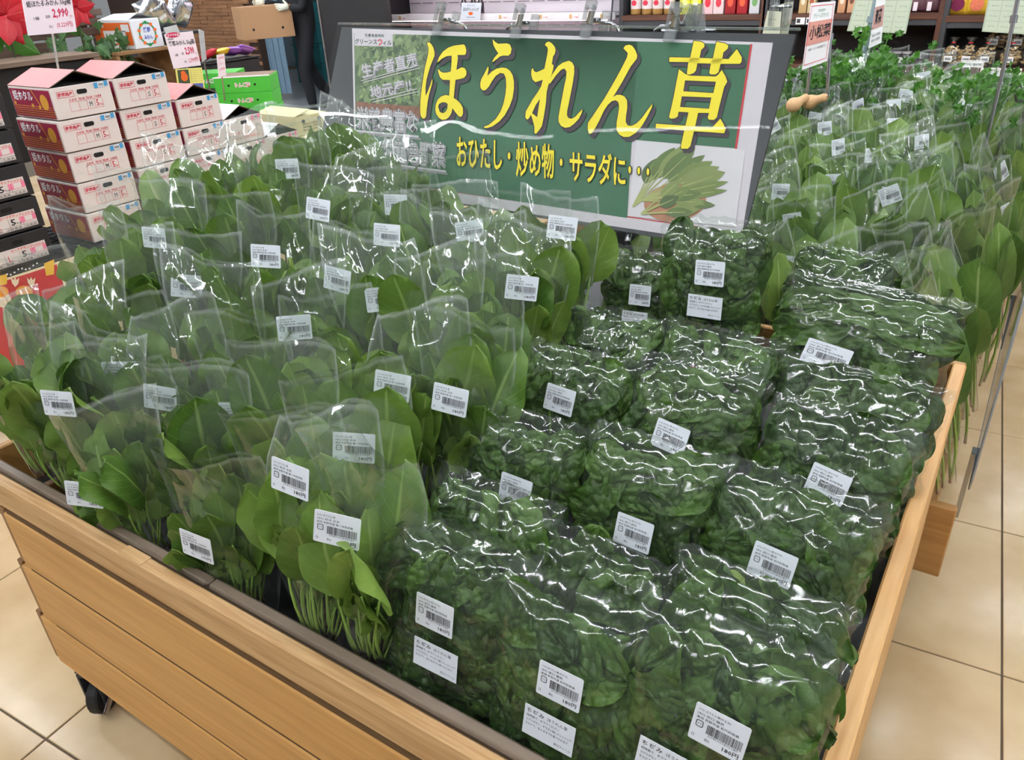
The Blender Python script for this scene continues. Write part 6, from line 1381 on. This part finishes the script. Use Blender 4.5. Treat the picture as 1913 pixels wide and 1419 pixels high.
# ------------------------------------------------------------------ refrigerated case
FW = mat('case_white', srgb(240,234,240), 0.35, noise_amt=0.0); FL_ = mat('case_lamp', (1,1,1,1), 0.5, noise_amt=0, emis=(1.0,0.70,0.78,1), estr=10.0); FR = mat('case_slot', srgb(150,140,150), 0.5, noise_amt=0)
xl = aty(694, 30, 7.0).x; xr = aty(1146, 30, 7.0).x; zr_ = aty(900, 32, 7.0).z; fw = xr-xl
rf = thing('refrigerated_case', 'white lit refrigerated display case with empty shelves behind the sign', 'refrigerator', (xl, 7.0, 0))
B().box(0,fw,0.66,0.72,0.0,2.1,bev=0.004).obj('back_panel', FW, rf); B().box(0,fw,-0.15,0.655,0.0,0.45,bev=0.01).obj('base', FW, rf); B().box(0,fw,-0.05,0.655,1.95,2.1,bev=0.01).obj('canopy', FW, rf)
for nm, z, y0 in (('shelf', zr_, 0.06), ('shelf', zr_-0.34, -0.02), ('shelf', zr_+0.42, 0.16)):
    B().box(0.004,fw-0.004,y0,0.655,z-0.02,z).obj(nm, FW, rf); B().box(0.004,fw-0.004,y0-0.012,y0-0.001,z-0.035,z+0.03,bev=0.003).obj('price_rail', FW, rf)
for k in range(16):
    for j in range(2):
        B().box(k*fw/16+0.02,(k+1)*fw/16-0.02,0.654,0.6595,zr_+0.10+j*0.09,zr_+0.108+j*0.09).obj('vent_slot', FR, rf); B().box(k*fw/16+0.02,(k+1)*fw/16-0.02,0.654,0.6595,zr_-0.13-j*0.07,zr_-0.122-j*0.07).obj('vent_slot', FR, rf)
B().tube([(0.1,0.02,1.93),(fw-0.1,0.02,1.93)],0.02,8).obj('case_lamp', FL_, rf); B().tube([(0.1,0.10,zr_+0.385),(fw-0.1,0.10,zr_+0.385)],0.012,8).obj('case_lamp', FL_, rf); B().tube([(0.1,0.08,zr_-0.035),(fw-0.1,0.08,zr_-0.035)],0.008,8).obj('case_lamp', FL_, rf)
B().box(-0.05,-0.001,-0.16,0.72,0.0,2.12,bev=0.006).obj('end_panel', BLACKC, rf)
gpane = B().add([(fw+0.005,-0.16,0.45),(fw+0.005,0.655,0.45),(fw+0.005,0.655,2.0),(fw+0.005,0.10,2.0)],[(0,1,2,3)]).add([(fw+0.012,-0.16,0.45),(fw+0.012,0.655,0.45),(fw+0.012,0.655,2.0),(fw+0.012,0.10,2.0)],[(3,2,1,0)]); gpane.obj('glass_end', ACRYL, rf); B().tube([(fw+0.008,-0.16,0.45),(fw+0.008,0.10,2.0)],0.008,6).obj('glass_edge', DARKGREY, rf)
TAGC = mat('tag_orange', srgb(214,170,120), 0.5)
for k, px in enumerate((752,940,1016,1072,1130)):
    x = aty(px, 33, 7.05).x; t = thing('rail_tag', 'small white price tag clipped on the refrigerated case rail', 'price tag', (x, 7.044, zr_-0.03), (0, 0, 0), 'tags on the case rail'); B().box(-0.05,0.05,-0.002,0,0,0.055).obj('tag_plate', PAPER, t); B().box(-0.045,-0.015,-0.003,-0.0021,0.008,0.045).obj('tag_picture', TAGC, t); b = B(); rect_text(b, '198', 0.0, 0.045, 0.01, 0.03, lambda x_, z_: Vector((x_, -0.003, z_))); b.obj('tag_print', MAG, t)
def dress(t, pl):
    b = B(); rect_text(b, '玉ねぎドレッシング', 0.1, 0.9, 0.52, 0.72, pl, 0, 0.02); rect_text(b, 'おすすめ', 0.3, 0.7, 0.8, 0.88, pl); rect_text(b, '信州の味', 0.3, 0.7, 0.12, 0.2, pl); b.poly([(0.5+0.12*math.cos(i*PI/6), 0.38+0.1*math.sin(i*PI/6)) for i in range(12)], fn=lambda u, v: pl(u, v, 2), k=1); b.obj('card_print', [INK, ORNG], t)
card('dressing_card', 'white card advertising onion dressing standing on the refrigerated case rail', [(862,5),(899,5),(897,38),(861,37)], 7.0, mat('card_blueish', srgb(222,226,240), 0.5, noise_amt=0), dress, plane='y', cat='sign')
for k, px in enumerate((867,885,898)):
    x = aty(px, 10, 7.2).x; t = thing('dressing_bottle', 'dark dressing bottle behind the onion dressing card', 'bottle', (x, 7.2, zr_+0.0005), (0, 0, 0), 'dark dressing bottles'); B().lathe([(0.034,0),(0.036,0.01),(0.036,0.12),(0.014,0.16),(0.014,0.19)],14).obj('bottle_body', JAR, t, smooth=True); B().lathe([(0.017,0.185),(0.017,0.215)],12).obj('cap', PAPER, t)

# ------------------------------------------------------------------ back room: strip curtain, teal crates
TEAL = mat('teal_crate', srgb(40,110,116), 0.4)
for k in range(4):
    a = aty(497+k*7, 100, 7.5); t = thing('curtain_strip', 'cloudy blue plastic curtain strip hanging at the back-room door', 'curtain', (a.x, 7.5+0.03*k, 0.1), (0, 0, 0.25), 'plastic strips of the door curtain'); B().box(-0.045,0.045,-0.003,0.003,0.0,2.4,bev=0.0015).obj('strip', mat('strip_blue', srgb(120,146,166), 0.25, noise_amt=0.1) if k == 0 else bpy.data.materials['strip_blue'], t); B().box(-0.05,0.05,-0.006,0.006,2.4,2.46).obj('hanger', DARKGREY, t)
for k in range(4):
    c = aty(592, 100, 9.2); t = thing('plastic_crate', 'teal plastic crate, %s in the stack beyond the back-room door' % ('bottom', 'second', 'third', 'top')[k], 'crate', (c.x, 9.2, 0.005+k*0.285)); w_, h_ = 0.28, 0.28
    for nm, bx in (('wall', (-w_,w_,-0.2,-0.19,0,h_)), ('wall', (-w_,w_,0.19,0.2,0,h_)), ('wall', (-w_,-w_+0.01,-0.189,0.189,0,h_)), ('wall', (w_-0.01,w_,-0.189,0.189,0,h_)), ('floor_panel', (-w_+0.011,w_-0.011,-0.189,0.189,0.005,0.02)), ('rim', (-w_-0.015,w_+0.015,-0.215,-0.201,h_-0.03,h_))): B().box(*bx).obj(nm, TEAL, t)
zc = 0.005+4*0.285; c = aty(592, 60, 9.2); t = thing('white_sack', 'white plastic sack on top of the teal crates', 'sack', (c.x, 9.2, zc+0.001)); ob('pouch', packmesh(77, 0.4, 0.35, 0.14, PAPER), t); B().lathe([(0.03,0.33),(0.06,0.40)],10).obj('tied_neck', PAPER, t)

# ------------------------------------------------------------------ person carrying a carton
def person():
    foot = atz(600, 214, 0); P0 = Vector((foot.x-0.10, foot.y+0.02, 0)); fd = Vector((-0.42, -0.90, 0)).normalized(); sd_v = Vector((-fd.y, fd.x, 0))  # facing, left hand
    t = thing('person', 'person in dark clothes and pale gloves carrying a cardboard carton through the door', 'person', P0)
    W = lambda f, s, z: fd*f + sd_v*s + Vector((0, 0, z))
    J = {}; V = []; E = []; Rr = []
    def add(n, p, r, par=None):
        J[n] = len(V); V.append(p); Rr.append(r)
        if par is not None: E.append((J[par], J[n]))
    add('pel', W(0, 0, 0.98), (0.17, 0.14)); add('wst', W(0.0, 0, 1.14), (0.155, 0.125), 'pel'); add('chs', W(0.01, 0, 1.36), (0.175, 0.13), 'wst'); add('nkb', W(0.0, 0, 1.52), (0.09, 0.09), 'chs'); add('nk', W(0.015, 0, 1.60), (0.058, 0.058), 'nkb'); 
    for s, nm in ((1, 'l'), (-1, 'r')):
        add('hip'+nm, W(0, 0.10*s, 0.90), (0.105, 0.105), 'pel')
        kx = 0.10 if s > 0 else -0.04; ax = 0.06 if s > 0 else -0.26
        add('kn'+nm, W(kx, 0.11*s, 0.50), (0.078, 0.078), 'hip'+nm); add('cf'+nm, W((kx+ax)/2-0.01, 0.11*s, 0.30), (0.072, 0.072), 'kn'+nm); add('an'+nm, W(ax, 0.11*s, 0.10 if s > 0 else 0.14), (0.058, 0.058), 'cf'+nm)
        add('sh'+nm, W(0.0, 0.19*s, 1.44), (0.075, 0.075), 'chs'); add('el'+nm, W(0.06, 0.27*s, 1.17), (0.058, 0.058), 'sh'+nm); add('wr'+nm, W(0.20 if s > 0 else 0.36, 0.24*s if s > 0 else -0.10, 1.20 if s > 0 else 1.25), (0.042, 0.042), 'el'+nm)
    def skin(name, V, E, Rr, m, root=0, sub=2):
        me = bpy.data.meshes.new(name); me.from_pydata([tuple(v) for v in V], E, []); o = bpy.data.objects.new(name, me); COL.objects.link(o)
        md = o.modifiers.new('s', 'SKIN'); md.use_smooth_shade = True
        for i, r_ in enumerate(Rr): me.skin_vertices[0].data[i].radius = r_ if isinstance(r_, tuple) else (r_, r_); me.skin_vertices[0].data[i].use_root = i == root
        s_ = o.modifiers.new('ss', 'SUBSURF'); s_.levels = sub; s_.render_levels = sub
        bpy.context.view_layer.update(); m2 = bpy.data.meshes.new_from_object(o.evaluated_get(bpy.context.evaluated_depsgraph_get())); bpy.data.objects.remove(o)
        m2.materials.clear(); m2.materials.append(m); m2.polygons.foreach_set('use_smooth', [True]*len(m2.polygons)); return ob(name, m2, t)
    skin('body', V, E, Rr, mat('dark_clothes', srgb(26,26,32), 0.8, noise_amt=0.2))
    # head with face, ears and hair
    hb_ = W(0.03, 0, 1.60); h = bmesh.new(); bmesh.ops.create_uvsphere(h, u_segments=20, v_segments=16, radius=1)
    for v in h.verts:
        x, y, z = v.co; k = 1-0.22*max(0, -z)*(1 if x < 0.3 else 0.7); nose = 0.022*math.exp(-((y/0.14)**2+((z+0.12)/0.2)**2)) if x > 0.5 else 0
        eye = -0.008*(math.exp(-(((y-0.36)/0.14)**2+((z-0.08)/0.1)**2))+math.exp(-(((y+0.36)/0.14)**2+((z-0.08)/0.1)**2))) if x > 0.4 else 0
        v.co = hb_ + fd*(0.098*x*k+nose+eye) + sd_v*(0.078*y*k) + Vector((0, 0, 0.12+0.118*z))
    me = bpy.data.meshes.new('head'); h.to_mesh(me); h.free(); me.materials.append(mat('skin', srgb(222,178,150), 0.5)); me.polygons.foreach_set('use_smooth', [True]*len(me.polygons)); ob('head', me, t)
    h = bmesh.new(); bmesh.ops.create_uvsphere(h, u_segments=20, v_segments=14, radius=1)
    for v in h.verts:
        x, y, z = v.co
        if x > 0.35 and z < 0.45: z = 0.45+0.1*z
        v.co = hb_ + fd*(0.105*x-0.008) + sd_v*(0.085*y) + Vector((0, 0, 0.135+0.118*max(z, -0.55)))
    me = bpy.data.meshes.new('hair'); h.to_mesh(me); h.free(); me.materials.append(BLACK); ob('hair', me, t)
    for s in (-1, 1):
        b = B().lathe([(0.004,-0.03),(0.014,-0.02),(0.018,0.0),(0.015,0.02),(0.004,0.03)],8); b.v = [hb_+sd_v*(s*0.08)+Vector((0,0,0.11))+fd*(v.x*0.9-0.005)+sd_v*v.y*0.5+Vector((0,0,v.z)) for v in b.v]; b.obj('ear', bpy.data.materials['skin'], t, smooth=True)
        b = B().box(-0.012,0.012,-0.0015,0.0015,-0.005,0.005); e_ = hb_+fd*0.096+sd_v*(s*0.032)+Vector((0,0,0.13)); b.v = [e_+sd_v*v.x+fd*v.y+Vector((0,0,v.z)) for v in b.v]; b.obj('eye', BLACK, t)
    b = B().box(-0.022,0.022,-0.002,0.002,-0.003,0.003); e_ = hb_+fd*0.085+Vector((0,0,0.055)); b.v = [e_+sd_v*v.x+fd*v.y+Vector((0,0,v.z)) for v in b.v]; b.obj('mouth', mat('lips', srgb(160,90,86), 0.5), t)
    for s, ax, az in ((1, 0.06, 0.0), (-1, -0.26, 0.03)):
        o_ = W(ax, 0.11*s, az); V = [o_+fd*-0.05+Vector((0,0,0.055)), o_+fd*0.05+Vector((0,0,0.05)), o_+fd*0.16+Vector((0,0,0.038))]; skin('shoe', V, [(0,1),(1,2)], [(0.05,0.05),(0.05,0.048),(0.042,0.034)], BLACK)
    GLV = mat('glove', srgb(232,232,214), 0.7)
    for s in (-1, 1):   # gloved hands on the two upper ends of the carton
        wr = W(0.20, 0.24, 1.20) if s > 0 else W(0.36, -0.10, 1.25); pm = wr + fd*0.07 + Vector((0, 0, 0.005)); V = [wr, (wr+pm)/2, pm]; E = [(0,1),(1,2)]; Rr = [0.03, 0.038, 0.036]
        for k, (off, ln) in enumerate(((0.030,0.075),(0.010,0.085),(-0.010,0.08),(-0.028,0.062))):
            b0 = pm + Vector((0, 0, off)); i0 = len(V); V += [b0+fd*ln*0.5, b0+fd*ln*0.85-sd_v*(0.02*s), b0+fd*ln*0.95-sd_v*(0.05*s)]; E += [(2,i0),(i0,i0+1),(i0+1,i0+2)]; Rr += [0.011, 0.0105, 0.009]
        i0 = len(V); V += [wr+fd*0.03+Vector((0,0,0.045)), wr+fd*0.055+Vector((0,0,0.075))-sd_v*(0.01*s)]; E += [(1,i0),(i0,i0+1)]; Rr += [0.014, 0.011]
        skin('glove', V, E, Rr, GLV, 0, 1)
    # carton held in front
    cc = thing('cardboard_carton', 'plain brown cardboard carton with round holes held by the person', 'carton', P0 + W(0.46, 0.06, 0.90), (0, 0, math.atan2(fd.y, fd.x))); KR_ = mat('kraft', srgb(184,142,104), 0.7, noise_amt=0.05)
    B().box(-0.29,0.29,-0.165,0.165,0,0.33,bev=0.003).obj('carton_body', KR_, cc)
    hh = []
    for (f_, s_, z_) in ((-0.16, 0.1665, 0.10), (0.17, 0.1665, 0.10)):
        b = B(); b.poly([(f_+0.014*math.cos(i*PI/6), z_+0.014*math.sin(i*PI/6)) for i in range(12)], fn=lambda x_, z2: Vector((x_, 0.1664, z2))); b.obj('round_hole', HOLE, cc)
    for s_ in (-0.08, 0.08):
        b = B(); b.poly([(s_+0.014*math.cos(i*PI/6), 0.10+0.014*math.sin(i*PI/6)) for i in range(12)], fn=lambda y_, z2: Vector((-0.2914, y_, z2))); b.obj('round_hole', HOLE, cc)
person()
